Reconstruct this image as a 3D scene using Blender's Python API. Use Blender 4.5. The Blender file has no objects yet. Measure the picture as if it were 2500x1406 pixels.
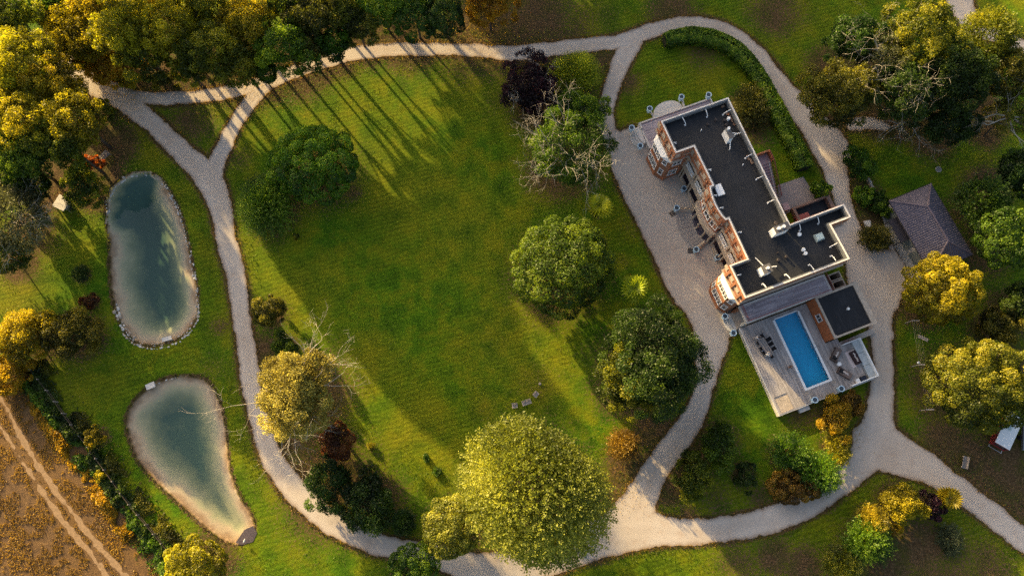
import bpy, bmesh, math, random
import numpy as np
from mathutils import Vector, Matrix

SC = bpy.context.scene
COL = SC.collection
R = math.radians
random.seed(7)

# ------------------------------------------------------------------ camera
FPX, CAMH, PITCH = 1800.0, 100.0, math.atan(437 / 1800.0)
cam_d = bpy.data.cameras.new('camera')
cam_d.sensor_width = 36.0
cam_d.lens = 36.0 * FPX / 2500.0
cam_d.clip_end = 3000
cam = bpy.data.objects.new('camera', cam_d)
cam.location = (0, 0, CAMH)
cam.rotation_euler = (PITCH, 0, 0)
COL.objects.link(cam)
SC.camera = cam

# ------------------------------------------------------------------ sky, sun, exposure
SUN_EL = R(12.5)
SUN_DIR = Vector((-0.63, 0.775, 0)).normalized()          # towards the sun, in plan
world = bpy.data.worlds.new('World')
SC.world = world
world.use_nodes = True
wn = world.node_tree.nodes
wl = world.node_tree.links
wn.clear()
sky = wn.new('ShaderNodeTexSky')
sky.sky_type = 'NISHITA'
sky.sun_disc = False
sky.sun_elevation = SUN_EL
sky.sun_rotation = math.atan2(SUN_DIR.x, SUN_DIR.y)
sky.air_density = 0.8
sky.dust_density = 5.0
sky.ozone_density = 0.2
bg = wn.new('ShaderNodeBackground')
bg.inputs['Strength'].default_value = 0.11
wo = wn.new('ShaderNodeOutputWorld')
wl.new(sky.outputs[0], bg.inputs[0])
wl.new(bg.outputs[0], wo.inputs[0])

sun_d = bpy.data.lights.new('sun', 'SUN')
sun_d.energy = 5.0
sun_d.angle = R(0.7)
sun_d.color = (1.0, 0.74, 0.34)
sun = bpy.data.objects.new('sun', sun_d)
sdir = Vector((SUN_DIR.x * math.cos(SUN_EL), SUN_DIR.y * math.cos(SUN_EL), math.sin(SUN_EL)))
sun.rotation_euler = sdir.to_track_quat('Z', 'Y').to_euler()
sun.location = (0, 0, 60)
COL.objects.link(sun)

SC.view_settings.view_transform = 'Standard'
SC.view_settings.look = 'None'
SC.view_settings.gamma = 1.0
SC.view_settings.exposure = 1.82
SC.view_settings.use_curve_mapping = False
SC.cycles.max_bounces = 6
SC.cycles.transparent_max_bounces = 6
SC.cycles.use_denoising = False


# ------------------------------------------------------------------ from the picture to the ground
def G(px, py, z=0.0):
    x = (px - 1250) / FPX
    y = -(py - 703) / FPX
    s, c = math.sin(PITCH), math.cos(PITCH)
    d = (x, s + y * c, -c + y * s)
    t = (z - CAMH) / d[2]
    return (d[0] * t, d[1] * t)


def GL(pts, z=0.0):
    return [G(p[0], p[1], z) for p in pts]


# ------------------------------------------------------------------ custom properties
def tag(o, label=None, cat=None, group=None, kind=None):
    if label:
        o['label'] = label
    if cat:
        o['category'] = cat
    if group:
        o['group'] = group
    if kind:
        o['kind'] = kind
    return o


def empty(name, loc=(0, 0, 0), rz=0.0, label=None, cat=None, group=None, parent=None):
    o = bpy.data.objects.new(name, None)
    o.empty_display_size = 0.3
    COL.objects.link(o)
    o.location = loc
    o.rotation_euler = (0, 0, rz)
    o.parent = parent
    return tag(o, label, cat, group)


def link(name, me, mat=None, parent=None):
    if mat is not None and len(me.materials) == 0:
        me.materials.append(mat)
    o = bpy.data.objects.new(name, me)
    COL.objects.link(o)
    o.parent = parent
    return o


def copy_tree(o, parent=None):
    c = o.copy()
    COL.objects.link(c)
    c.parent = parent
    for ch in o.children:
        copy_tree(ch, c)
    return c


# ------------------------------------------------------------------ mesh collector
class MB:
    def __init__(self):
        self.v, self.f, self.m = [], [], []

    def add(self, vs, fs, mi=0):
        n = len(self.v)
        self.v += [tuple(p) for p in vs]
        self.f += [tuple(i + n for i in f) for f in fs]
        self.m += [mi] * len(fs)
        return self

    def box(self, x0, y0, z0, x1, y1, z1, mi=0):
        if x0 > x1: x0, x1 = x1, x0
        if y0 > y1: y0, y1 = y1, y0
        vs = [(x0, y0, z0), (x1, y0, z0), (x1, y1, z0), (x0, y1, z0), (x0, y0, z1), (x1, y0, z1), (x1, y1, z1), (x0, y1, z1)]
        return self.add(vs, [(3, 2, 1, 0), (4, 5, 6, 7), (0, 1, 5, 4), (1, 2, 6, 5), (2, 3, 7, 6), (3, 0, 4, 7)], mi)

    def rbox(self, c, s, rz=0.0, mi=0, taper=1.0):
        """box with centre of its bottom c, full size s, turned rz"""
        ca, sa = math.cos(rz), math.sin(rz)
        vs = []
        for k, tp in ((0, 1.0), (1, taper)):
            for dx, dy in ((-.5, -.5), (.5, -.5), (.5, .5), (-.5, .5)):
                x, y = dx * s[0] * tp, dy * s[1] * tp
                vs.append((c[0] + x * ca - y * sa, c[1] + x * sa + y * ca, c[2] + k * s[2]))
        return self.add(vs, [(3, 2, 1, 0), (4, 5, 6, 7), (0, 1, 5, 4), (1, 2, 6, 5), (2, 3, 7, 6), (3, 0, 4, 7)], mi)

    def prism(self, poly, z0, z1, mi=0, mtop=None, bottom=True):
        """poly in any order; made counter-clockwise"""
        p = list(poly)
        a = sum(p[i][0] * p[(i + 1) % len(p)][1] - p[(i + 1) % len(p)][0] * p[i][1] for i in range(len(p)))
        if a < 0:
            p.reverse()
        n = len(p)
        z0f = z0 if callable(z0) else (lambda q: z0)
        z1f = z1 if callable(z1) else (lambda q: z1)
        vs = [(q[0], q[1], z0f(q)) for q in p] + [(q[0], q[1], z1f(q)) for q in p]
        self.add(vs, [(i, (i + 1) % n, n + (i + 1) % n, n + i) for i in range(n)], mi)
        k = len(self.v) - 2 * n
        self.f.append(tuple(range(k + n, k + 2 * n)))
        self.m.append(mi if mtop is None else mtop)
        if bottom:
            self.f.append(tuple(range(k + n - 1, k - 1, -1)))
            self.m.append(mi)
        return self

    def ring(self, outer, inner, z0, z1, mi=0):
        n = len(outer)
        vs = [(p[0], p[1], z0) for p in outer] + [(p[0], p[1], z0) for p in inner] + [(p[0], p[1], z1) for p in outer] + [(p[0], p[1], z1) for p in inner]
        fs = []
        for i in range(n):
            j = (i + 1) % n
            fs += [(i, j, 2 * n + j, 2 * n + i), (n + j, n + i, 3 * n + i, 3 * n + j), (2 * n + i, 2 * n + j, 3 * n + j, 3 * n + i), (j, i, n + i, n + j)]
        return self.add(vs, fs, mi)

    def cyl(self, x, y, z0, z1, r0, r1=None, n=12, mi=0):
        r1 = r0 if r1 is None else r1
        return self.lathe(x, y, [(r0, z0), (r1, z1)], n, mi)

    def lathe(self, x, y, prof, n=12, mi=0):
        vs, fs = [], []
        for r, z in prof:
            for i in range(n):
                a = 2 * math.pi * i / n
                vs.append((x + r * math.cos(a), y + r * math.sin(a), z))
        for k in range(len(prof) - 1):
            for i in range(n):
                j = (i + 1) % n
                fs.append((k * n + i, k * n + j, (k + 1) * n + j, (k + 1) * n + i))
        fs.append(tuple(range(n - 1, -1, -1)))
        fs.append(tuple((len(prof) - 1) * n + i for i in range(n)))
        return self.add(vs, fs, mi)

    def tube(self, pts, radii, n=5, mi=0):
        pts = [Vector(p) for p in pts]
        if not isinstance(radii, (list, tuple)):
            radii = [radii] * len(pts)
        vs, fs = [], []
        for k, p in enumerate(pts):
            d = (pts[min(k + 1, len(pts) - 1)] - pts[max(k - 1, 0)])
            if d.length < 1e-6:
                d = Vector((0, 0, 1))
            d.normalize()
            a = d.cross(Vector((0, 0, 1)))
            if a.length < 1e-3:
                a = Vector((1, 0, 0))
            a.normalize()
            b = d.cross(a)
            for i in range(n):
                t = 2 * math.pi * i / n
                vs.append(p + (a * math.cos(t) + b * math.sin(t)) * radii[k])
        for k in range(len(pts) - 1):
            for i in range(n):
                j = (i + 1) % n
                fs.append((k * n + i, (k + 1) * n + i, (k + 1) * n + j, k * n + j))
        fs.append(tuple(range(n)))
        fs.append(tuple((len(pts) - 1) * n + i for i in range(n - 1, -1, -1)))
        return self.add(vs, fs, mi)

    def mesh(self, name, mats=None, smooth=False):
        me = bpy.data.meshes.new(name)
        me.from_pydata(self.v, [], self.f)
        if mats is not None:
            for m in (mats if isinstance(mats, (list, tuple)) else [mats]):
                me.materials.append(m)
        if any(self.m):
            me.polygons.foreach_set('material_index', self.m)
        if smooth:
            me.polygons.foreach_set('use_smooth', [True] * len(me.polygons))
        me.update()
        return me

    def build(self, name, mats, parent=None, smooth=False):
        return link(name, self.mesh(name, mats, smooth), None, parent)


# ------------------------------------------------------------------ materials
MATS = {}


def mat(name, base, rough=0.8, noise=0.0, scale=4.0, spec=0.3, metal=0.0, bump=0.0, detail=4.0, emis=None):
    """plain procedural surface: base colour broken up by noise, with a fine bump"""
    if name in MATS:
        return MATS[name]
    m = bpy.data.materials.new(name)
    m.use_nodes = True
    nt = m.node_tree
    b = nt.nodes['Principled BSDF']
    b.inputs['Roughness'].default_value = rough
    b.inputs['Specular IOR Level'].default_value = spec
    b.inputs['Metallic'].default_value = metal
    if noise > 0:
        tc = nt.nodes.new('ShaderNodeTexCoord')
        n1 = nt.nodes.new('ShaderNodeTexNoise')
        n1.inputs['Scale'].default_value = scale
        n1.inputs['Detail'].default_value = detail
        n1.inputs['Roughness'].default_value = 0.65
        nt.links.new(tc.outputs['Object'], n1.inputs['Vector'])
        cr = nt.nodes.new('ShaderNodeValToRGB')
        cr.color_ramp.elements[0].position = 0.3
        cr.color_ramp.elements[1].position = 0.7
        cr.color_ramp.elements[0].color = tuple(max(0, c * (1 - noise)) for c in base) + (1,)
        cr.color_ramp.elements[1].color = tuple(min(1, c * (1 + noise)) for c in base) + (1,)
        nt.links.new(n1.outputs['Fac'], cr.inputs['Fac'])
        nt.links.new(cr.outputs['Color'], b.inputs['Base Color'])
        if bump > 0:
            bp = nt.nodes.new('ShaderNodeBump')
            bp.inputs['Strength'].default_value = bump
            bp.inputs['Distance'].default_value = 0.05
            nt.links.new(n1.outputs['Fac'], bp.inputs['Height'])
            nt.links.new(bp.outputs['Normal'], b.inputs['Normal'])
    else:
        b.inputs['Base Color'].default_value = tuple(base) + (1,)
    MATS[name] = m
    return m


def node(nt, t, **kw):
    n = nt.nodes.new(t)
    for k, v in kw.items():
        if k in n.inputs:
            n.inputs[k].default_value = v
        else:
            setattr(n, k, v)
    return n


def ramp(nt, src, stops):
    cr = nt.nodes.new('ShaderNodeValToRGB')
    e = cr.color_ramp.elements
    while len(e) < len(stops):
        e.new(0.5)
    for i, (p, c) in enumerate(stops):
        e[i].position = p
        e[i].color = (c, c, c, 1) if isinstance(c, (int, float)) else tuple(c) + (1,)
    nt.links.new(src, cr.inputs['Fac'])
    return cr.outputs['Color']


def mix(nt, fac, a, b, mode='MIX'):
    m = nt.nodes.new('ShaderNodeMix')
    m.data_type = 'RGBA'
    m.blend_type = mode
    ins = [i for i in m.inputs if i.type == 'RGBA']
    fs = [i for i in m.inputs if i.type == 'VALUE'][0]
    for sock, val in ((fs, fac), (ins[0], a), (ins[1], b)):
        if isinstance(val, bpy.types.NodeSocket):
            nt.links.new(val, sock)
        elif isinstance(val, (int, float)):
            sock.default_value = val
        else:
            sock.default_value = tuple(val) + (1,)
    return [o for o in m.outputs if o.type == 'RGBA'][0]


def leaf_mat(name, dark, mid, light, trans=0.5, gloss=0.1):
    if name in MATS:
        return MATS[name]
    m = bpy.data.materials.new(name)
    m.use_nodes = True
    nt = m.node_tree
    nt.nodes.clear()
    at = node(nt, 'ShaderNodeAttribute', attribute_name='tint')
    oi = nt.nodes.new('ShaderNodeObjectInfo')
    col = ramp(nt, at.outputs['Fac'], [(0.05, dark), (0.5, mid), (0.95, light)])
    hs = node(nt, 'ShaderNodeHueSaturation')
    mr = node(nt, 'ShaderNodeMapRange')
    mr.inputs['To Min'].default_value = 0.485
    mr.inputs['To Max'].default_value = 0.515
    nt.links.new(oi.outputs['Random'], mr.inputs['Value'])
    nt.links.new(mr.outputs[0], hs.inputs['Hue'])
    nt.links.new(col, hs.inputs['Color'])
    d = nt.nodes.new('ShaderNodeBsdfDiffuse')
    t = nt.nodes.new('ShaderNodeBsdfTranslucent')
    g = node(nt, 'ShaderNodeBsdfGlossy', Roughness=0.5)
    g.inputs['Color'].default_value = (0.5, 0.5, 0.45, 1)
    nt.links.new(hs.outputs[0], d.inputs['Color'])
    tcol = mix(nt, 1.0, hs.outputs[0], (1.5, 1.45, 1.0), 'MULTIPLY')     # light coming through a leaf is yellower
    nt.links.new(tcol, t.inputs['Color'])
    m1 = nt.nodes.new('ShaderNodeMixShader')
    m1.inputs[0].default_value = trans
    nt.links.new(d.outputs[0], m1.inputs[1])
    nt.links.new(t.outputs[0], m1.inputs[2])
    m2 = nt.nodes.new('ShaderNodeMixShader')
    m2.inputs[0].default_value = gloss * 0.35
    nt.links.new(m1.outputs[0], m2.inputs[1])
    nt.links.new(g.outputs[0], m2.inputs[2])
    out = nt.nodes.new('ShaderNodeOutputMaterial')
    nt.links.new(m2.outputs[0], out.inputs[0])
    MATS[name] = m
    return m


PAL = {
    'deep':   ((0.010, 0.024, 0.004), (0.034, 0.068, 0.009), (0.100, 0.160, 0.018)),
    'green':  ((0.016, 0.040, 0.003), (0.066, 0.132, 0.008), (0.190, 0.270, 0.016)),
    'fresh':  ((0.022, 0.058, 0.003), (0.098, 0.190, 0.008), (0.260, 0.350, 0.018)),
    'citron': ((0.110, 0.130, 0.006), (0.350, 0.390, 0.014), (0.600, 0.620, 0.035)),
    'vivid':  ((0.024, 0.066, 0.003), (0.120, 0.225, 0.009), (0.340, 0.440, 0.022)),
    'lime':   ((0.070, 0.092, 0.007), (0.245, 0.265, 0.028), (0.500, 0.485, 0.075)),
    'yellow': ((0.080, 0.075, 0.003), (0.300, 0.260, 0.008), (0.560, 0.470, 0.018)),
    'gold':   ((0.120, 0.075, 0.003), (0.360, 0.240, 0.009), (0.580, 0.410, 0.020)),
    'orange': ((0.130, 0.050, 0.003), (0.390, 0.190, 0.008), (0.600, 0.330, 0.014)),
    'olive':  ((0.026, 0.029, 0.004), (0.092, 0.094, 0.009), (0.250, 0.225, 0.020)),
    'moss':   ((0.026, 0.044, 0.003), (0.128, 0.155, 0.008), (0.380, 0.350, 0.020)),
    'copper': ((0.035, 0.011, 0.005), (0.120, 0.042, 0.012), (0.240, 0.095, 0.020)),
    'plum':   ((0.010, 0.004, 0.008), (0.032, 0.010, 0.020), (0.095, 0.030, 0.046)),
    'red':    ((0.120, 0.018, 0.006), (0.320, 0.055, 0.008), (0.460, 0.130, 0.015)),
    'willow': ((0.130, 0.100, 0.020), (0.380, 0.310, 0.070), (0.620, 0.510, 0.150)),
    'grey':   ((0.028, 0.034, 0.014), (0.082, 0.096, 0.038), (0.200, 0.210, 0.090)),
    'russet': ((0.050, 0.027, 0.005), (0.175, 0.102, 0.011), (0.340, 0.210, 0.020)),
}


def LM(k):
    return leaf_mat('leaf_' + k, *PAL[k])


M_BARK = mat('bark', (0.075, 0.055, 0.040), 0.9, 0.4, 6, bump=0.4)
M_TWIG = mat('pale_twig', (0.36, 0.32, 0.26), 0.85, 0.25, 5)
M_STONEW = mat('pale_stone', (0.55, 0.52, 0.48), 0.8, 0.14, 1.3, bump=0.15)
M_STONEB = mat('buff_stone', (0.40, 0.33, 0.26), 0.85, 0.22, 1.6, bump=0.2)
M_STONEG = mat('grey_flagstone', (0.33, 0.295, 0.27), 0.85, 0.14, 1.1, bump=0.1)
M_ROCK = mat('pond_rock', (0.40, 0.37, 0.34), 0.85, 0.35, 3, bump=0.3)
M_WHITE = mat('white_paint', (0.80, 0.79, 0.77), 0.5, 0.05, 2)
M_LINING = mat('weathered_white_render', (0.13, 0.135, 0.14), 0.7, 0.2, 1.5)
M_GLASS = mat('dark_window_glass', (0.018, 0.018, 0.022), 0.08, spec=0.6)
M_GLASSL = mat('pale_glass', (0.36, 0.45, 0.45), 0.15, 0.08, 2, spec=0.6)
M_BLACK = mat('black_fabric', (0.012, 0.011, 0.013), 0.8, 0.2, 9)
M_IRON = mat('dark_iron', (0.035, 0.028, 0.028), 0.5, 0.2, 9)
M_REDIRON = mat('red_oxide_paint', (0.24, 0.07, 0.06), 0.7, 0.2, 4)
M_BLUEURN = mat('pale_blue_glaze', (0.40, 0.55, 0.66), 0.35, 0.15, 3, spec=0.5)
M_URNSHADE = mat('urn_shadowed_inside', (0.05, 0.07, 0.09), 0.9, 0.2, 5)
M_RATTAN = mat('brown_rattan', (0.085, 0.058, 0.048), 0.8, 0.25, 14, bump=0.3)
M_CUSHION = mat('taupe_cushion', (0.17, 0.125, 0.105), 0.9, 0.12, 6)
M_DKBROWN = mat('dark_brown_leather', (0.032, 0.014, 0.016), 0.6, 0.2, 6)
M_LINEN = mat('cream_linen', (0.55, 0.47, 0.42), 0.9, 0.12, 6)
M_SLATE = mat('purple_slate', (0.085, 0.078, 0.105), 0.6, 0.25, 2)
M_DARKWALL = mat('maroon_render', (0.09, 0.030, 0.026), 0.85, 0.2, 2)
M_STEEL = mat('brushed_steel', (0.55, 0.55, 0.55), 0.3, 0.05, 4, metal=0.8)
M_CONC = mat('concrete', (0.37, 0.345, 0.315), 0.9, 0.16, 0.9, bump=0.1)
M_OLDWOOD = mat('weathered_timber', (0.30, 0.255, 0.215), 0.85, 0.25, 5, bump=0.2)


def brick_material():
    m = bpy.data.materials.new('red_brick')
    m.use_nodes = True
    nt = m.node_tree
    b = nt.nodes['Principled BSDF']
    tc = nt.nodes.new('ShaderNodeTexCoord')
    sp = nt.nodes.new('ShaderNodeSeparateXYZ')
    nt.links.new(tc.outputs['Object'], sp.inputs[0])
    ad = node(nt, 'ShaderNodeMath', operation='ADD')
    nt.links.new(sp.outputs['X'], ad.inputs[0])
    nt.links.new(sp.outputs['Y'], ad.inputs[1])
    cb = nt.nodes.new('ShaderNodeCombineXYZ')
    nt.links.new(ad.outputs[0], cb.inputs[0])
    nt.links.new(sp.outputs['Z'], cb.inputs[1])
    br = nt.nodes.new('ShaderNodeTexBrick')
    br.inputs['Scale'].default_value = 1.0
    br.inputs['Brick Width'].default_value = 0.22
    br.inputs['Row Height'].default_value = 0.075
    br.inputs['Mortar Size'].default_value = 0.010
    br.inputs['Color1'].default_value = (0.42, 0.135, 0.045, 1)
    br.inputs['Color2'].default_value = (0.32, 0.095, 0.034, 1)
    br.inputs['Mortar'].default_value = (0.27, 0.17, 0.11, 1)
    nt.links.new(cb.outputs[0], br.inputs['Vector'])
    n = node(nt, 'ShaderNodeTexNoise', Scale=0.8, Detail=5.0)
    nt.links.new(tc.outputs['Object'], n.inputs['Vector'])
    c = mix(nt, ramp(nt, n.outputs['Fac'], [(0.4, 0.0), (0.68, 0.55)]), br.outputs['Color'], (0.22, 0.15, 0.10))
    nt.links.new(c, b.inputs['Base Color'])
    bp = node(nt, 'ShaderNodeBump', Strength=0.5, Distance=0.02)
    nt.links.new(br.outputs['Fac'], bp.inputs['Height'])
    bp.invert = True
    nt.links.new(bp.outputs[0], b.inputs['Normal'])
    b.inputs['Roughness'].default_value = 0.85
    return m


def felt_material():
    m = bpy.data.materials.new('black_roofing_felt')
    m.use_nodes = True
    nt = m.node_tree
    b = nt.nodes['Principled BSDF']
    tc = nt.nodes.new('ShaderNodeTexCoord')
    n1 = node(nt, 'ShaderNodeTexNoise', Scale=0.35, Detail=6.0, Roughness=0.65)
    nt.links.new(tc.outputs['Object'], n1.inputs['Vector'])
    mp = node(nt, 'ShaderNodeMapping')
    mp.inputs['Rotation'].default_value = (0, 0, R(25))
    mp.inputs['Scale'].default_value = (0.35, 2.2, 1)
    nt.links.new(tc.outputs['Object'], mp.inputs[0])
    n2 = node(nt, 'ShaderNodeTexNoise', Scale=1.0, Detail=5.0)
    nt.links.new(mp.outputs[0], n2.inputs['Vector'])
    c = ramp(nt, n1.outputs['Fac'], [(0.35, (0.0035, 0.004, 0.006)), (0.70, (0.011, 0.012, 0.016))])
    c = mix(nt, ramp(nt, n2.outputs['Fac'], [(0.52, 0.0), (0.75, 0.6)]), c, (0.028, 0.027, 0.028))
    nt.links.new(c, b.inputs['Base Color'])
    b.inputs['Roughness'].default_value = 0.75
    n3 = node(nt, 'ShaderNodeTexNoise', Scale=40.0, Detail=2.0)
    nt.links.new(tc.outputs['Object'], n3.inputs['Vector'])
    bp = node(nt, 'ShaderNodeBump', Strength=0.35, Distance=0.02)
    nt.links.new(n3.outputs['Fac'], bp.inputs['Height'])
    nt.links.new(bp.outputs[0], b.inputs['Normal'])
    return m


def board_material(name, c0, c1, c2):
    """weathered boards: each board keeps its own shade through the 'tint' attribute, grain runs along x"""
    m = bpy.data.materials.new(name)
    m.use_nodes = True
    nt = m.node_tree
    b = nt.nodes['Principled BSDF']
    at = node(nt, 'ShaderNodeAttribute', attribute_name='tint')
    c = ramp(nt, at.outputs['Fac'], [(0.0, c0), (0.5, c1), (1.0, c2)])
    tc = nt.nodes.new('ShaderNodeTexCoord')
    mp = node(nt, 'ShaderNodeMapping')
    mp.inputs['Scale'].default_value = (0.8, 18, 1)
    nt.links.new(tc.outputs['Object'], mp.inputs[0])
    n = node(nt, 'ShaderNodeTexNoise', Scale=1.0, Detail=5.0)
    nt.links.new(mp.outputs[0], n.inputs['Vector'])
    c = mix(nt, 1.0, c, ramp(nt, n.outputs['Fac'], [(0.25, 0.72), (0.75, 1.12)]), 'MULTIPLY')
    n2 = node(nt, 'ShaderNodeTexNoise', Scale=0.35, Detail=4.0)
    nt.links.new(tc.outputs['Object'], n2.inputs['Vector'])
    c = mix(nt, 1.0, c, ramp(nt, n2.outputs['Fac'], [(0.3, 0.86), (0.7, 1.1)]), 'MULTIPLY')
    nt.links.new(c, b.inputs['Base Color'])
    b.inputs['Roughness'].default_value = 0.7
    return m


M_BRICK = brick_material()
M_FELT = felt_material()
M_BOARD = board_material('silvered_decking', (0.27, 0.235, 0.215), (0.37, 0.33, 0.31), (0.46, 0.41, 0.38))
M_BOARDP = board_material('purple_grey_decking', (0.27, 0.225, 0.245), (0.37, 0.315, 0.34), (0.47, 0.41, 0.43))


# ------------------------------------------------------------------ numpy helpers
def vnoise(x, y, s, seed=0):
    """smooth value noise in 0..1 with cell size s"""
    x = np.asarray(x, float) / s
    y = np.asarray(y, float) / s
    xi, yi = np.floor(x).astype(np.int64), np.floor(y).astype(np.int64)
    fx, fy = x - xi, y - yi
    fx, fy = fx * fx * (3 - 2 * fx), fy * fy * (3 - 2 * fy)

    def h(a, b):
        n = (a * 374761393 + b * 668265263 + seed * 974634773) & 0x7fffffff
        n = ((n ^ (n >> 13)) * 1274126177) & 0x7fffffff
        n = n ^ (n >> 16)
        return (n & 0xffff) / 65535.0
    a, b, c, d = h(xi, yi), h(xi + 1, yi), h(xi, yi + 1), h(xi + 1, yi + 1)
    return (a * (1 - fx) + b * fx) * (1 - fy) + (c * (1 - fx) + d * fx) * fy


def fbm(x, y, s, seed=0, n=3):
    t, a, w = 0, 1.0, 0
    for k in range(n):
        t = t + a * vnoise(x, y, s / 2 ** k, seed + k * 17)
        w += a
        a *= 0.5
    return t / w


def catmull(pts, k=4, closed=False):
    P = np.array(pts, float)
    n = len(P)
    out = []
    rng = range(n) if closed else range(n - 1)
    for i in rng:
        if closed:
            p0, p1, p2, p3 = P[(i - 1) % n], P[i], P[(i + 1) % n], P[(i + 2) % n]
        else:
            p0, p1, p2, p3 = P[max(i - 1, 0)], P[i], P[i + 1], P[min(i + 2, n - 1)]
        for j in range(k):
            t = j / k
            out.append(0.5 * ((2 * p1) + (-p0 + p2) * t + (2 * p0 - 5 * p1 + 4 * p2 - p3) * t * t + (-p0 + 3 * p1 - 3 * p2 + p3) * t ** 3))
    if not closed:
        out.append(P[-1])
    return np.array(out)


def sd_line(X, Y, P):
    """distance to a polyline with half widths P[:,2]"""
    D = np.full(X.shape, 1e9)
    for a, b in zip(P[:-1], P[1:]):
        w = max(a[2], b[2]) + 6
        x0, x1, y0, y1 = min(a[0], b[0]) - w, max(a[0], b[0]) + w, min(a[1], b[1]) - w, max(a[1], b[1]) + w
        msk = (X > x0) & (X < x1) & (Y > y0) & (Y < y1)
        if not msk.any():
            continue
        xs, ys = X[msk], Y[msk]
        dx, dy = b[0] - a[0], b[1] - a[1]
        t = np.clip(((xs - a[0]) * dx + (ys - a[1]) * dy) / (dx * dx + dy * dy + 1e-9), 0, 1)
        d = np.hypot(xs - a[0] - t * dx, ys - a[1] - t * dy) - (a[2] + t * (b[2] - a[2]))
        D[msk] = np.minimum(D[msk], d)
    return D


def sd_poly(X, Y, P):
    D = np.full(X.shape, 1e9)
    inside = np.zeros(X.shape, bool)
    n = len(P)
    for i in range(n):
        ax, ay = P[i][0], P[i][1]
        bx, by = P[(i + 1) % n][0], P[(i + 1) % n][1]
        dx, dy = bx - ax, by - ay
        t = np.clip(((X - ax) * dx + (Y - ay) * dy) / (dx * dx + dy * dy + 1e-9), 0, 1)
        D = np.minimum(D, np.hypot(X - ax - t * dx, Y - ay - t * dy))
        c = ((ay > Y) != (by > Y)) & (X < (bx - ax) * (Y - ay) / (by - ay + 1e-12) + ax)
        inside ^= c
    return np.where(inside, -D, D)


def field_mesh(name, xs, ys, F, z, deep=-1e-9):
    """sheet covering the region F < 0 on the grid xs x ys, edges cut by linear interpolation"""
    vs, fs, idx = [], [], {}

    def V(x, y):
        k = (round(x, 4), round(y, 4))
        if k not in idx:
            idx[k] = len(vs)
            vs.append((x, y, z))
        return idx[k]
    IN = F < 0
    full = IN[:-1, :-1] & IN[1:, :-1] & IN[:-1, 1:] & IN[1:, 1:]
    some = (IN[:-1, :-1] | IN[1:, :-1] | IN[:-1, 1:] | IN[1:, 1:]) & ~full
    dpc = full & (np.maximum(np.maximum(F[:-1, :-1], F[1:, :-1]), np.maximum(F[:-1, 1:], F[1:, 1:])) < deep)
    for j, i in zip(*np.where(full & ~dpc)):
        fs.append((V(xs[i], ys[j]), V(xs[i + 1], ys[j]), V(xs[i + 1], ys[j + 1]), V(xs[i], ys[j + 1])))
    for j in range(full.shape[0]):
        row = dpc[j].astype(np.int8)
        d = np.diff(np.concatenate([[0], row, [0]]))
        st, en = np.where(d == 1)[0], np.where(d == -1)[0]
        for a, b in zip(st, en):
            for c in range(a, b, 24):
                e = min(c + 24, b)
                fs.append((V(xs[c], ys[j]), V(xs[e], ys[j]), V(xs[e], ys[j + 1]), V(xs[c], ys[j + 1])))
    for j, i in zip(*np.where(some)):
        cs = [(xs[i], ys[j], F[j, i]), (xs[i + 1], ys[j], F[j, i + 1]), (xs[i + 1], ys[j + 1], F[j + 1, i + 1]), (xs[i], ys[j + 1], F[j + 1, i])]
        poly = []
        for k in range(4):
            a, b = cs[k], cs[(k + 1) % 4]
            if a[2] < 0:
                poly.append(V(a[0], a[1]))
            if (a[2] < 0) != (b[2] < 0):
                t = a[2] / (a[2] - b[2])
                poly.append(V(a[0] + t * (b[0] - a[0]), a[1] + t * (b[1] - a[1])))
        q = [p for k, p in enumerate(poly) if p != poly[k - 1]]
        if len(q) >= 3:
            fs.append(tuple(q))
    me = bpy.data.meshes.new(name)
    me.from_pydata(vs, [], fs)
    me.update()
    return me


# ================================================================== THE SETTING
def mpp(px, py, z=0.0):
    a, b = G(px - 5, py, z), G(px + 5, py, z)
    return math.hypot(a[0] - b[0], a[1] - b[1]) / 10


def strip(pts, k=4):
    """(px, py, width in px) -> smooth world polyline with half widths"""
    return catmull([G(p[0], p[1]) + (p[2] * mpp(p[0], p[1]) / 2,) for p in pts], k)


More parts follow.
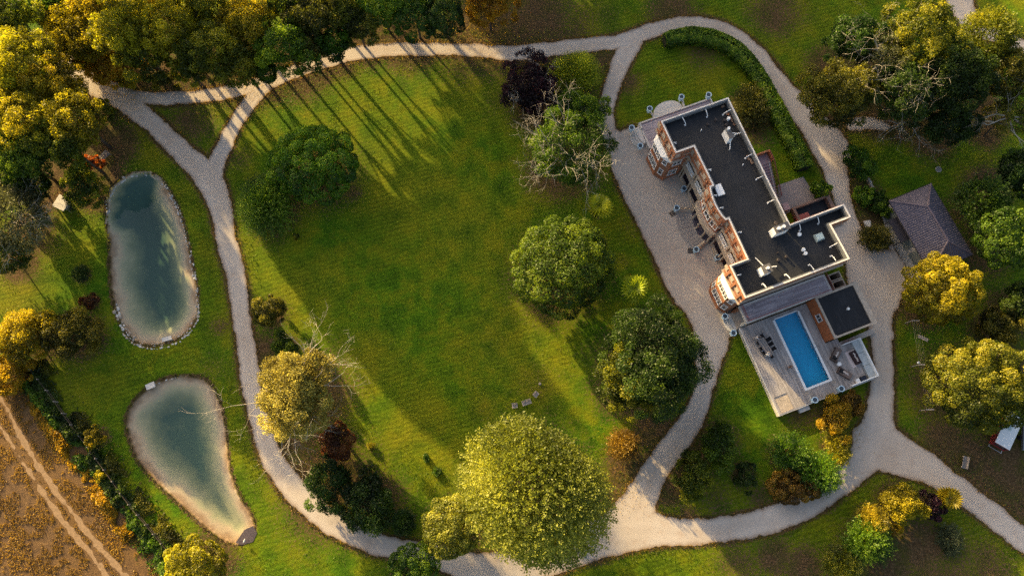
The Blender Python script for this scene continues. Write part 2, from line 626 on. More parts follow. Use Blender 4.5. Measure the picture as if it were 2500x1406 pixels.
ROADS = [
    [(150, 140, 40), (190, 178, 46), (240, 212, 56), (300, 243, 60), (350, 283, 52), (400, 328, 50), (450, 377, 54), (498, 425, 62), (526, 470, 60),
     (540, 520, 50), (556, 600, 48), (572, 660, 48), (583, 720, 46), (592, 790, 45), (600, 850, 46), (608, 910, 46), (622, 980, 44), (640, 1050, 46),
     (662, 1112, 52), (700, 1172, 58), (745, 1222, 60), (800, 1267, 58), (860, 1303, 56), (930, 1329, 52), (1000, 1344, 50), (1070, 1360, 52),
     (1150, 1385, 70), (1240, 1390, 84), (1330, 1366, 84), (1420, 1332, 90), (1490, 1302, 104), (1560, 1292, 96), (1630, 1296, 66), (1700, 1297, 58),
     (1800, 1287, 60), (1900, 1262, 60), (1980, 1228, 58), (2050, 1180, 58), (2102, 1130, 72), (2135, 1075, 98), (2147, 1020, 72), (2152, 960, 58),
     (2157, 900, 52), (2152, 840, 52), (2150, 780, 60), (2150, 720, 100)],
    [(325, 240, 36), (400, 242, 36), (470, 238, 36), (540, 229, 36), (600, 216, 38), (650, 200, 40), (720, 175, 41), (800, 149, 39), (870, 131, 38),
     (950, 123, 38), (1050, 121, 35), (1150, 123, 36), (1250, 130, 42), (1330, 123, 40), (1420, 112, 40), (1500, 104, 40), (1560, 86, 40),
     (1620, 66, 40), (1690, 58, 38), (1750, 67, 40), (1810, 99, 42), (1862, 150, 44), (1906, 206, 48), (1952, 264, 60), (2002, 322, 84),
     (2032, 372, 92), (2050, 430, 72), (2064, 490, 58), (2088, 550, 52)],
    [(645, 212, 42), (608, 250, 40), (578, 298, 38), (556, 340, 38), (536, 382, 40), (520, 425, 50)],
    [(1545, 98, 50), (1520, 145, 46), (1500, 195, 40), (1486, 240, 37), (1480, 285, 37), (1488, 330, 44), (1510, 380, 50)],
    [(1735, 830, 90), (1727, 890, 62), (1717, 950, 48), (1702, 1000, 52), (1672, 1050, 60), (1632, 1102, 62), (1596, 1152, 62), (1572, 1202, 74),
     (1545, 1252, 96), (1500, 1300, 104)],
    [(2140, 1085, 120), (2200, 1112, 100), (2262, 1142, 74), (2322, 1182, 64), (2382, 1226, 62), (2442, 1272, 60), (2530, 1340, 60)],
    [(2330, -30, 76), (2350, 20, 62), (2368, 60, 48), (2395, 78, 40), (2440, 90, 40), (2490, 112, 40), (2540, 135, 40)],
    [(1290, 140, 15), (1329, 182, 16), (1380, 227, 16), (1428, 270, 16), (1485, 322, 20)],
    [(2080, 305, 30), (2120, 300, 34), (2160, 310, 28)],
]
AREAS = [
    [(1474, 300), (1488, 400), (1503, 440), (1530, 500), (1562, 560), (1592, 620), (1622, 690), (1647, 740), (1672, 762), (1690, 800), (1700, 850),
     (1735, 880), (1750, 850), (1785, 822), (1800, 805), (1790, 740), (1800, 640), (1740, 500), (1660, 400), (1600, 330), (1545, 308), (1515, 318)],
    [(2050, 470), (2088, 470), (2125, 600), (2172, 612), (2160, 560), (2235, 690), (2192, 715), (2178, 760), (2180, 830), (2125, 830), (2115, 780),
     (2070, 690), (2060, 620), (2020, 545)],
]
ISLAND = [(2066, 405), (2108, 388), (2190, 545), (2176, 598), (2142, 612), (2112, 588), (2090, 530), (2076, 470)]
ROAD_P = [strip(r) for r in ROADS]
AREA_P = [GL(a) for a in AREAS]
ISLAND_P = GL(ISLAND)


def sd_gravel(X, Y, rough=True):
    D = np.full(X.shape, 1e9)
    for P in ROAD_P:
        D = np.minimum(D, sd_line(X, Y, P))
    for P in AREA_P:
        D = np.minimum(D, sd_poly(X, Y, P))
    D = np.maximum(D, -sd_poly(X, Y, ISLAND_P))
    if rough:
        D = D + (fbm(X, Y, 1.6, 3, 3) - 0.5) * 0.55 + (vnoise(X, Y, 0.35, 9) - 0.5) * 0.2
    return D


POND1 = catmull(GL([(345, 426), (385, 438), (410, 470), (430, 510), (447, 560), (457, 610), (467, 660), (477, 710), (477, 760), (461, 796), (435, 820),
                    (400, 834), (360, 838), (328, 826), (306, 800), (290, 765), (277, 720), (272, 660), (271, 600), (267, 540), (266, 490), (281, 455), (310, 434)]), 3, True)
POND2 = catmull(GL([(445, 922), (499, 931), (530, 980), (546, 1047), (555, 1136), (575, 1203), (615, 1274), (608, 1305), (578, 1324), (525, 1301),
                    (445, 1230), (392, 1181), (338, 1118), (312, 1034), (325, 989), (356, 954), (401, 929)]), 3, True)
FIELD_E = GL([(-40, 840), (30, 880), (62, 905), (110, 965), (160, 1035), (210, 1103), (260, 1172), (310, 1242), (360, 1302), (402, 1352), (450, 1420), (520, 1500)])
FIELD = FIELD_E + [(-60, -60), (-250, -60), (-250, 8)]
RUTS = [strip([(-60, 905, 9), (4, 976, 9), (36, 1034, 10), (93, 1136, 12), (147, 1212, 12), (214, 1297, 13), (307, 1410, 13), (400, 1520, 13)]),
        strip([(-40, 990, 8), (0, 1040, 8), (45, 1110, 8), (98, 1190, 10), (156, 1274, 12), (214, 1341, 12), (263, 1410, 13), (350, 1520, 13)])]

# patches of ground: (px, py, radius px, soil, dry)
PATCH = [(1300, 75, 150, .9, .8), (1180, 85, 120, .9, .5), (1450, 60, 90, .3, .7), (1640, 30, 70, .8, .4), (1000, 95, 90, .9, .3), (850, 115, 70, .9, .3), (460, 195, 90, .9, .3), (640, 215, 50, .7, .5),
         (470, 295, 75, .55, .6), (1290, 290, 60, .6, .7), (1480, 150, 50, .7, .5), (1420, 230, 50, .6, .5), (1530, 200, 45, .5, .9), (1600, 1050, 60, .85, .5), (1530, 1150, 70, .9, .6),
         (1480, 1220, 60, .9, .6), (1660, 1090, 50, .9, .4), (1635, 1200, 40, .9, .5), (1680, 1260, 40, .6, .5), (2060, 560, 30, .5, .4), (2130, 560, 60, .9, .6), (2110, 480, 50, .8, .4),
         (2300, 1080, 70, .8, .8), (2400, 1140, 110, .9, .9), (2480, 1200, 80, .9, .8), (2450, 1100, 60, .9, .8), (2250, 1330, 80, .85, .7), (2160, 1380, 90, .8, .7), (2300, 1390, 120, .6, .8), (2420, 1390, 90, .5, .8),
         (1900, 1360, 60, .7, .6), (1800, 1380, 80, .4, .7), (1960, 1385, 60, .9, .8), (2470, 890, 60, .8, .6), (2490, 780, 60, .7, .2), (2230, 280, 60, .6, .2), (2420, 300, 80, .4, .2),
         (720, 1060, 110, .55, .2), (800, 1190, 140, .7, .2), (640, 860, 60, .7, .4), (900, 1180, 90, .4, .2), (860, 470, 35, .5, .6), (660, 560, 60, .4, .3), (540, 795, 30, .5, .8), (580, 390, 40, .5, .4),
         (1840, 300, 70, .8, .1), (1720, 130, 60, .5, .6), (1740, 190, 70, .0, .6), (1900, 30, 80, .6, .2), (1250, 830, 110, .1, .75), (1150, 560, 140, .0, .55), (1000, 430, 140, .0, .6), (1310, 930, 90, .2, .8),
         (1100, 250, 80, .0, .4), (1220, 250, 60, .3, .6), (1330, 460, 60, .2, .7), (1540, 560, 40, .3, .6), (1520, 640, 30, .2, .5), (1500, 560, 60, .1, .3), (1620, 720, 40, .2, .6),
         (430, 480, 90, .0, .7), (500, 620, 70, .0, .6), (390, 350, 80, .0, .9), (330, 330, 60, .0, .9), (260, 930, 60, .0, .6), (170, 940, 90, .1, .6), (60, 680, 70, .0, .9), (30, 740, 60, .0, .9),
         (520, 900, 60, .2, .3), (90, 600, 60, .2, .6), (1750, 1220, 60, .4, .4), (1870, 1220, 60, .5, .5), (2250, 1170, 60, .3, .4), (2200, 1180, 60, .2, .3), (1960, 1010, 60, .5, .6),
         (2210, 880, 50, .1, .5), (2240, 960, 50, .3, .8), (2230, 760, 40, .5, .5), (2040, 1080, 50, .1, .9), (760, 700, 90, .0, .5), (900, 880, 90, .0, .6), (1020, 1050, 90, .0, .75), (1080, 1150, 80, .1, .8), (1190, 1000, 60, .1, .7)]
# trees drop litter on the ground under them: filled from the tree table below
LITTER = []


def smooth01(t):
    t = np.clip(t, 0, 1)
    return t * t * (3 - 2 * t)


def ground_height(X, Y, d1=None, d2=None):
    d1 = sd_poly(X, Y, POND1) if d1 is None else d1
    d2 = sd_poly(X, Y, POND2) if d2 is None else d2
    z = np.zeros(X.shape)
    for d, dep in ((d1, 2.1), (d2, 1.5)):
        bank = -0.42 * smooth01((0.55 - d) / 0.9)
        z = np.minimum(z, bank - dep * smooth01((-d) / 5.2))
    return z


def ground_material():
    m = bpy.data.materials.new('lawn_and_soil')
    m.use_nodes = True
    nt = m.node_tree
    b = nt.nodes['Principled BSDF']
    tc = nt.nodes.new('ShaderNodeTexCoord')
    P = tc.outputs['Object']
    at = node(nt, 'ShaderNodeAttribute', attribute_name='mask')
    sp = nt.nodes.new('ShaderNodeSeparateColor')
    nt.links.new(at.outputs['Color'], sp.inputs[0])
    soil, dry, bed = sp.outputs[0], sp.outputs[1], sp.outputs[2]

    def noise(s, d=4.0, r=0.6, vec=None):
        n = node(nt, 'ShaderNodeTexNoise', Scale=s, Detail=d, Roughness=r)
        nt.links.new(vec or P, n.inputs['Vector'])
        return n.outputs['Fac']
    big = noise(0.07, 4)
    mid = noise(0.45, 5)
    fine = noise(3.2, 5, 0.7)
    tiny = noise(11.0, 3, 0.7)
    g = ramp(nt, mid, [(0.25, (0.028, 0.072, 0.002)), (0.5, (0.052, 0.124, 0.003)), (0.75, (0.086, 0.162, 0.004))])
    g = mix(nt, ramp(nt, big, [(0.42, 0.0), (0.66, 0.7)]), g, (0.120, 0.148, 0.004))
    # dry, yellowing turf
    fd = node(nt, 'ShaderNodeMath', operation='MULTIPLY')
    nt.links.new(dry, fd.inputs[0])
    nt.links.new(ramp(nt, mid, [(0.25, 0.15), (0.7, 1.0)]), fd.inputs[1])
    g = mix(nt, fd.outputs[0], g, ramp(nt, fine, [(0.3, (0.120, 0.102, 0.005)), (0.7, (0.215, 0.175, 0.009))]))
    mot = noise(0.22, 6, 0.68)
    g = mix(nt, ramp(nt, mot, [(0.46, 0.0), (0.64, 0.75)]), g, (0.165, 0.165, 0.005))
    g = mix(nt, ramp(nt, mot, [(0.30, 0.65), (0.46, 0.0)]), g, (0.024, 0.060, 0.002))
    # mower lines across the big lawn
    mp = node(nt, 'ShaderNodeMapping')
    mp.inputs['Rotation'].default_value = (0, 0, R(-17))
    nt.links.new(P, mp.inputs[0])
    wv = node(nt, 'ShaderNodeTexWave', Scale=0.46, Distortion=4.5)
    wv.bands_direction = 'Y'
    wv.inputs['Detail'].default_value = 3.0
    wv.inputs['Detail Scale'].default_value = 1.4
    nt.links.new(mp.outputs[0], wv.inputs['Vector'])
    wl_ = ramp(nt, wv.outputs['Fac'], [(0.0, 0.80), (1.0, 1.15)])
    gw = mix(nt, 1.0, g, wl_, 'MULTIPLY')
    g = mix(nt, ramp(nt, big, [(0.35, 0.15), (0.6, 0.9)]), g, gw)
    # bare soil and leaf litter
    s1 = ramp(nt, fine, [(0.25, (0.048, 0.030, 0.014)), (0.5, (0.085, 0.052, 0.024)), (0.75, (0.150, 0.096, 0.048))])
    s1 = mix(nt, ramp(nt, mid, [(0.45, 0.0), (0.62, 0.6)]), s1, (0.052, 0.055, 0.010))
    fs = node(nt, 'ShaderNodeMath', operation='MULTIPLY_ADD')
    nt.links.new(ramp(nt, fine, [(0.25, 0.0), (0.75, 1.0)]), fs.inputs[0])
    fs.inputs[1].default_value = 0.9
    nt.links.new(soil, fs.inputs[2])
    fs2 = ramp(nt, fs.outputs[0], [(0.66, 0.0), (0.95, 1.0)])
    c = mix(nt, fs2, g, s1)
    # grain
    c = mix(nt, 1.0, c, ramp(nt, tiny, [(0.25, 0.62), (0.75, 1.40)]), 'MULTIPLY')
    c = mix(nt, 1.0, c, ramp(nt, fine, [(0.3, 0.62), (0.7, 1.38)]), 'MULTIPLY')
    # pond bed: pale silt at the rim, dark weed in the deep part and the painted tree reflection
    bn = node(nt, 'ShaderNodeMath', operation='MULTIPLY_ADD')
    nt.links.new(mid, bn.inputs[0])
    bn.inputs[1].default_value = 0.52
    bsub = node(nt, 'ShaderNodeMath', operation='SUBTRACT')
    nt.links.new(bed, bsub.inputs[0])
    bsub.inputs[1].default_value = 0.09
    nt.links.new(bsub.outputs[0], bn.inputs[2])
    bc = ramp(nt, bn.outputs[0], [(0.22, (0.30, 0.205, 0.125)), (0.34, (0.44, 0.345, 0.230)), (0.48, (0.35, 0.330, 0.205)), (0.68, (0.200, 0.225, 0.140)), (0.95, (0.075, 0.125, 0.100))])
    bc = mix(nt, 1.0, bc, ramp(nt, fine, [(0.3, 0.94), (0.7, 1.06)]), 'MULTIPLY')
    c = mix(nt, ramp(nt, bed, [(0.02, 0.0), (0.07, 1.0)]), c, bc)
    nt.links.new(c, b.inputs['Base Color'])
    b.inputs['Roughness'].default_value = 0.95
    b.inputs['Specular IOR Level'].default_value = 0.1
    ad = node(nt, 'ShaderNodeMath', operation='ADD')
    nt.links.new(fine, ad.inputs[0])
    nt.links.new(tiny, ad.inputs[1])
    bp = node(nt, 'ShaderNodeBump', Strength=0.75, Distance=0.12)
    nt.links.new(ramp(nt, bed, [(0.0, 0.75), (0.06, 0.06)]), bp.inputs['Strength'])
    nt.links.new(ad.outputs[0], bp.inputs['Height'])
    nt.links.new(bp.outputs[0], b.inputs['Normal'])
    return m


def gravel_material():
    m = bpy.data.materials.new('pale_gravel')
    m.use_nodes = True
    nt = m.node_tree
    b = nt.nodes['Principled BSDF']
    tc = nt.nodes.new('ShaderNodeTexCoord')

    def noise(s, d=4.0, r=0.6):
        n = node(nt, 'ShaderNodeTexNoise', Scale=s, Detail=d, Roughness=r)
        nt.links.new(tc.outputs['Object'], n.inputs['Vector'])
        return n.outputs['Fac']
    big, mid, fine = noise(0.13, 4), noise(0.9, 5), noise(9, 4, 0.75)
    c = ramp(nt, big, [(0.3, (0.39, 0.325, 0.268)), (0.5, (0.45, 0.388, 0.330)), (0.72, (0.48, 0.425, 0.372))])
    c = mix(nt, ramp(nt, mid, [(0.54, 0.0), (0.74, 0.55)]), c, (0.37, 0.270, 0.200))
    at = node(nt, 'ShaderNodeAttribute', attribute_name='edge')
    c = mix(nt, ramp(nt, at.outputs['Fac'], [(0.0, 0.0), (1.0, 0.75)]), c, (0.190, 0.125, 0.080))
    tk = node(nt, 'ShaderNodeAttribute', attribute_name='track')
    c = mix(nt, 1.0, c, ramp(nt, tk.outputs['Fac'], [(0.0, 0.985), (0.8, 1.04)]), 'MULTIPLY')
    c = mix(nt, 1.0, c, ramp(nt, fine, [(0.25, 0.96), (0.75, 1.04)]), 'MULTIPLY')
    nt.links.new(c, b.inputs['Base Color'])
    b.inputs['Roughness'].default_value = 0.95
    b.inputs['Specular IOR Level'].default_value = 0.15
    bp = node(nt, 'ShaderNodeBump', Strength=0.05, Distance=0.02)
    nt.links.new(fine, bp.inputs['Height'])
    nt.links.new(bp.outputs[0], b.inputs['Normal'])
    return m


def dryfield_material():
    m = bpy.data.materials.new('dry_stubble')
    m.use_nodes = True
    nt = m.node_tree
    b = nt.nodes['Principled BSDF']
    tc = nt.nodes.new('ShaderNodeTexCoord')

    def noise(s, d=4.0, r=0.6):
        n = node(nt, 'ShaderNodeTexNoise', Scale=s, Detail=d, Roughness=r)
        nt.links.new(tc.outputs['Object'], n.inputs['Vector'])
        return n.outputs['Fac']
    big, mid, fine = noise(0.12, 4), noise(1.3, 5, 0.7), noise(7, 4, 0.75)
    c = ramp(nt, mid, [(0.3, (0.060, 0.030, 0.010)), (0.55, (0.120, 0.062, 0.019)), (0.75, (0.190, 0.102, 0.030))])
    c = mix(nt, ramp(nt, big, [(0.4, 0.0), (0.65, 0.7)]), c, (0.140, 0.068, 0.010))
    c = mix(nt, 1.0, c, ramp(nt, fine, [(0.25, 0.60), (0.75, 1.35)]), 'MULTIPLY')
    nt.links.new(c, b.inputs['Base Color'])
    b.inputs['Roughness'].default_value = 0.95
    bp = node(nt, 'ShaderNodeBump', Strength=0.8, Distance=0.15)
    nt.links.new(fine, bp.inputs['Height'])
    nt.links.new(bp.outputs[0], b.inputs['Normal'])
    return m


def water_material(name, absorb, dens):
    """clear surface with a sky reflection; the water body itself tints what lies under it"""
    m = bpy.data.materials.new(name)
    m.use_nodes = True
    nt = m.node_tree
    nt.nodes.clear()
    tc = nt.nodes.new('ShaderNodeTexCoord')
    n = node(nt, 'ShaderNodeTexNoise', Scale=3.0, Detail=3.0)
    nt.links.new(tc.outputs['Object'], n.inputs['Vector'])
    bp = node(nt, 'ShaderNodeBump', Strength=0.06, Distance=0.03)
    nt.links.new(n.outputs['Fac'], bp.inputs['Height'])
    lw_ = node(nt, 'ShaderNodeLayerWeight', Blend=0.5)
    pw = node(nt, 'ShaderNodeMath', operation='POWER')
    nt.links.new(lw_.outputs['Facing'], pw.inputs[0])
    pw.inputs[1].default_value = 5.0
    fr = node(nt, 'ShaderNodeMath', operation='MULTIPLY_ADD')
    nt.links.new(pw.outputs[0], fr.inputs[0])
    fr.inputs[1].default_value = 0.95
    fr.inputs[2].default_value = 0.022
    tr = node(nt, 'ShaderNodeBsdfTransparent')
    gl = node(nt, 'ShaderNodeBsdfGlossy', Roughness=0.03)
    nt.links.new(bp.outputs[0], gl.inputs['Normal'])
    mx = nt.nodes.new('ShaderNodeMixShader')
    nt.links.new(fr.outputs[0], mx.inputs[0])
    nt.links.new(tr.outputs[0], mx.inputs[1])
    nt.links.new(gl.outputs[0], mx.inputs[2])
    va = nt.nodes.new('ShaderNodeVolumeAbsorption')
    va.inputs['Color'].default_value = tuple(absorb) + (1,)
    va.inputs['Density'].default_value = dens
    out = nt.nodes.new('ShaderNodeOutputMaterial')
    nt.links.new(mx.outputs[0], out.inputs['Surface'])
    nt.links.new(va.outputs[0], out.inputs['Volume'])
    return m


M_GROUND = ground_material()
M_GRAVEL = gravel_material()
M_FIELD = dryfield_material()
M_SAND = mat('sandy_rut', (0.255, 0.165, 0.088), 0.95, 0.25, 2.5, bump=0.4)


def build_ground():
    xs = np.concatenate([[-900, -500, -300, -200, -150, -120], np.arange(-100, 100.01, 0.45), [120, 150, 200, 300, 500, 900]])
    ys = np.concatenate([[-900, -500, -250, -120, -60, -35], np.arange(-24, 96.01, 0.45), [110, 130, 170, 250, 500, 900]])
    X, Y = np.meshgrid(xs, ys)
    d1, d2 = sd_poly(X, Y, POND1), sd_poly(X, Y, POND2)
    Z = ground_height(X, Y, d1, d2)
    dg = sd_gravel(X, Y, False)
    soil = 0.80 * np.exp(-np.clip(dg, 0, 50) / 0.55) * (0.45 + 0.9 * fbm(X, Y, 3.0, 21))
    dry = 0.5 * np.exp(-np.clip(dg, 0, 50) / 1.4)
    items = [G(p[0], p[1]) + (p[2] * mpp(p[0], p[1]), p[3], p[4]) for p in PATCH] + LITTER
    for cx, cy, rr, s, d in items:
        w = np.exp(-(((X - cx) ** 2 + (Y - cy) ** 2) / (rr * rr)) * 1.1)
        w = w * (0.55 + 0.9 * fbm(X, Y, 4.0, 31))
        soil = np.maximum(soil, s * w)
        dry = np.maximum(dry, d * w)
    dp = np.minimum(d1, d2)
    soil = np.maximum(soil, 0.95 * smooth01((0.75 - dp) / 0.5))
    bed = np.where(dp < 0.25, np.clip((0.25 - dp) / 5.4, 0, 1), 0)
    bed = np.where(bed > 0, np.maximum(bed, 0.05), 0)
    bed = np.where(d2 < 0.25, np.minimum(bed * 0.95, 0.80), bed)
    for px, py, r in ((322, 480, 46), (305, 520, 36), (335, 545, 26), (345, 450, 34)):      # dark tree reflection painted into the bed at the head of the oval pond
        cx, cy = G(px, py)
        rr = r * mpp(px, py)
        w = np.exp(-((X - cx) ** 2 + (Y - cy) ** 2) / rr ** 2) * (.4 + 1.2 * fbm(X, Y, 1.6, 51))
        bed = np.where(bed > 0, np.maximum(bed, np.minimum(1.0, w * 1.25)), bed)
    n = X.size
    ny, nx = X.shape
    idx = np.arange(n).reshape(ny, nx)
    f = np.stack([idx[:-1, :-1], idx[:-1, 1:], idx[1:, 1:], idx[1:, :-1]], -1).reshape(-1, 4)
    me = bpy.data.meshes.new('lawn_ground')
    me.vertices.add(n)
    me.vertices.foreach_set('co', np.stack([X, Y, Z], -1).ravel())
    me.loops.add(f.size)
    me.loops.foreach_set('vertex_index', f.ravel().astype(np.int32))
    me.polygons.add(len(f))
    me.polygons.foreach_set('loop_start', np.arange(0, f.size, 4, dtype=np.int32))
    me.polygons.foreach_set('use_smooth', np.ones(len(f), bool))
    me.update(calc_edges=True)
    a = me.attributes.new('mask', 'FLOAT_COLOR', 'POINT')
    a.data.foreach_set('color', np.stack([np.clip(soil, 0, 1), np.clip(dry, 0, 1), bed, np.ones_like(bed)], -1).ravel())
    o = link('lawn_ground', me, M_GROUND)
    tag(o, 'green lawn and rough grass ground around the drives and ponds', 'ground', kind='structure')


def build_gravel():
    xs, ys = np.arange(-86, 86, 0.25), np.arange(-22, 84, 0.25)
    X, Y = np.meshgrid(xs, ys)
    F = sd_gravel(X, Y)
    me = field_mesh('gravel_drive', xs, ys, F, 0.03, -1e9)
    co = np.empty(len(me.vertices) * 3)
    me.vertices.foreach_get('co', co)
    co = co.reshape(-1, 3)
    d = sd_gravel(co[:, 0], co[:, 1])
    a = me.attributes.new('edge', 'FLOAT', 'POINT')
    a.data.foreach_set('value', np.clip(1 + d / 0.45, 0, 1))
    tr = np.zeros(len(co))                                    # wheel tracks either side of the middle of each drive
    for P in ROAD_P[:7]:
        Q = P.copy()
        Q[:, 2] = 0
        dc = sd_line(co[:, 0], co[:, 1], Q)
        tr = np.maximum(tr, np.exp(-((dc - .78) / .30) ** 2) * (dc < 3))
    a = me.attributes.new('track', 'FLOAT', 'POINT')
    a.data.foreach_set('value', tr * (0.5 + .5 * fbm(co[:, 0], co[:, 1], 5.0, 77)))
    o = link('gravel_drive', me, M_GRAVEL)
    tag(o, 'pale gravel drive looping round the lawn and the house', 'drive', kind='structure')


def build_field():
    xs, ys = np.arange(-110, -10, 0.5), np.arange(-60, 20, 0.5)
    X, Y = np.meshgrid(xs, ys)
    F = sd_poly(X, Y, FIELD) + (fbm(X, Y, 2.0, 5) - 0.5) * 1.6
    o = link('dry_field', field_mesh('dry_field', xs, ys, F, 0.02), M_FIELD)
    tag(o, 'brown dry stubble field in the lower left corner', 'field', kind='structure')
    for k, P in enumerate(RUTS):
        xs, ys = np.arange(-100, -30, 0.22), np.arange(-24, 14, 0.22)
        X, Y = np.meshgrid(xs, ys)
        F = sd_line(X, Y, P) + (fbm(X, Y, 1.0, 41 + k) - 0.5) * 0.9
        o = link('wheel_rut', field_mesh('wheel_rut', xs, ys, F, 0.032), M_SAND)
        tag(o, ('sandy wheel rut nearer the fence' if k == 0 else 'sandy wheel rut farther from the fence') + ' in the dry field', 'track', kind='structure')


def build_pond(poly, name, label, absorb, dens):
    P = np.array(poly)
    c = P.mean(0)
    d = P - c
    L = np.linalg.norm(d, axis=1, keepdims=True)
    out = c + d * (L + 0.45) / L
    mb = MB()
    mb.prism([tuple(p) for p in out], -4.0, -0.30)
    o = mb.build(name, water_material(name + '_water', absorb, dens))
    return tag(o, label, 'pond', kind='structure')


build_gravel()
build_field()
pond_a = build_pond(POND1, 'pond', 'larger oval pond with stone edging beside the drive', (0.55, 0.72, 0.66), 0.13)
pond_b = build_pond(POND2, 'pond', 'teardrop shaped shallow pond with sandy rim by the field', (0.62, 0.70, 0.52), 0.10)

# stones round the larger pond
rs = random.Random(5)


def stone_mesh(i):
    bm = bmesh.new()
    bmesh.ops.create_icosphere(bm, subdivisions=1, radius=0.5)
    for v in bm.verts:
        v.co *= rs.uniform(0.78, 1.12)
        v.co.z *= 0.62
        v.co.x *= 1.25
    me = bpy.data.meshes.new('stone')
    bm.to_mesh(me)
    bm.free()
    me.materials.append([M_ROCK, M_STONEW, M_STONEB][i % 3])
    return me


STONES = [stone_mesh(i) for i in range(9)]


def lay_stones(poly, parent, a0, a1, rows, size, step):
    P = np.array(list(poly) + [poly[0]])
    seg = np.linalg.norm(np.diff(P, axis=0), axis=1)
    cum = np.concatenate([[0], np.cumsum(seg)])
    c = np.array(poly).mean(0)
    s = cum[-1] * a0
    while s < cum[-1] * a1:
        i = min(np.searchsorted(cum, s, 'right') - 1, len(seg) - 1)
        t = (s - cum[i]) / seg[i]
        p = P[i] + t * (P[i + 1] - P[i])
        n = (p - c) / np.linalg.norm(p - c)
        ang = math.atan2(P[i + 1][1] - P[i][1], P[i + 1][0] - P[i][0])
        for r_ in range(rows):
            sz = size * rs.uniform(0.65, 1.35)
            off = 0.15 + r_ * size * 0.85 + rs.uniform(-0.12, 0.12)
            o = link('stone', rs.choice(STONES), None, parent)
            q = p + n * off
            o.location = (q[0] + rs.uniform(-.08, .08), q[1] + rs.uniform(-.08, .08), -0.28 + 0.13 * r_ + rs.uniform(-.04, .05))
            o.scale = (sz, sz * rs.uniform(0.7, 1.0), sz * rs.uniform(0.7, 1.0))
            o.rotation_euler = (rs.uniform(-.2, .2), rs.uniform(-.2, .2), ang + rs.uniform(-.5, .5))
        s += step * rs.uniform(0.8, 1.2)


lay_stones(POND1, pond_a, 0.0, 0.37, 2, 0.42, 0.46)
lay_stones(POND1, pond_a, 0.37, 0.585, 3, 0.36, 0.47)
lay_stones(POND1, pond_a, 0.585, 0.655, 2, 0.62, 0.66)
lay_stones(POND1, pond_a, 0.86, 0.995, 2, 0.50, 0.56)
lay_stones(POND2, pond_b, 0.93, 0.985, 1, 0.35, 0.45)


# ================================================================== THE HOUSE (its own frame: x to the south end, y to the east)
ORG = (29.0037, 48.154)
HROT = math.atan2(-0.93625, 0.35133)


def W(u, v):
    """house frame (u southwards, v westwards) to world"""
    x, y = u, -v
    return (ORG[0] + x * math.cos(HROT) - y * math.sin(HROT), ORG[1] + x * math.sin(HROT) + y * math.cos(HROT))


def U(px, py, z=0.0):
    """picture to house frame, at height z: (u, v)"""
    w = G(px, py, z)
    dx, dy = w[0] - ORG[0], w[1] - ORG[1]
    return (dx * math.cos(HROT) + dy * math.sin(HROT), -(-dx * math.sin(HROT) + dy * math.cos(HROT)))


def hframe(name, u, v, z=0.0, label=None, cat=None, group=None):
    w = W(u, v)
    return empty(name, (w[0], w[1], z), HROT, label, cat, group)


def xy(pts, u0=0.0, v0=0.0):
    return [(p[0] - u0, -(p[1] - v0)) for p in pts]


def inset(poly, d):
    """shift every side of a closed polygon inwards by d"""
    n = len(poly)
    a = sum(poly[i][0] * poly[(i + 1) % n][1] - poly[(i + 1) % n][0] * poly[i][1] for i in range(n))
    s = 1 if a > 0 else -1
    out = []
    for i in range(n):
        p0, p1, p2 = Vector(poly[i - 1]), Vector(poly[i]), Vector(poly[(i + 1) % n])
        e0, e1 = (p1 - p0).normalized(), (p2 - p1).normalized()
        n0, n1 = Vector((-e0.y, e0.x)) * s, Vector((-e1.y, e1.x)) * s
        k = 1 + n0.dot(n1)
        q = p1 + (n0 + n1) * (d / max(k, 0.3))
        out.append((q.x, q.y))
    return out


ARC = [(15.75, 7.62), (15.0, 7.86), (14.1, 8.0), (13.2, 8.05), (12.3, 8.0), (11.4, 7.86), (10.65, 7.62)]
OUT = [(0, 9.92), (0, 0), (19.05, 0), (19.0, -7.7), (21.05, -7.75), (21.05, -4.9), (26.0, -5.1), (26.0, 9.58), (21.3, 9.66), (21.3, 7.2), (15.75, 7.2)] + ARC + [(10.65, 7.2), (5.0, 7.3), (5.0, 9.9)]
OUTX = xy(OUT)
ZR, ZP = 9.05, 9.95

house = hframe('manor_house', 0, 0, 0, 'red brick manor house with flat black roof and white parapet', 'house')
WALL = [(.25, 9.65), (.25, .25), (19.28, .25), (19.25, -7.45), (20.8, -7.5), (20.8, -4.65), (25.75, -4.85), (25.75, 9.32), (21.55, 9.4), (21.55, 5.6), (4.75, 5.6), (4.75, 9.64)]
MB().prism(xy(WALL), 0, 8.55).build('brick_walls', M_BRICK, house)
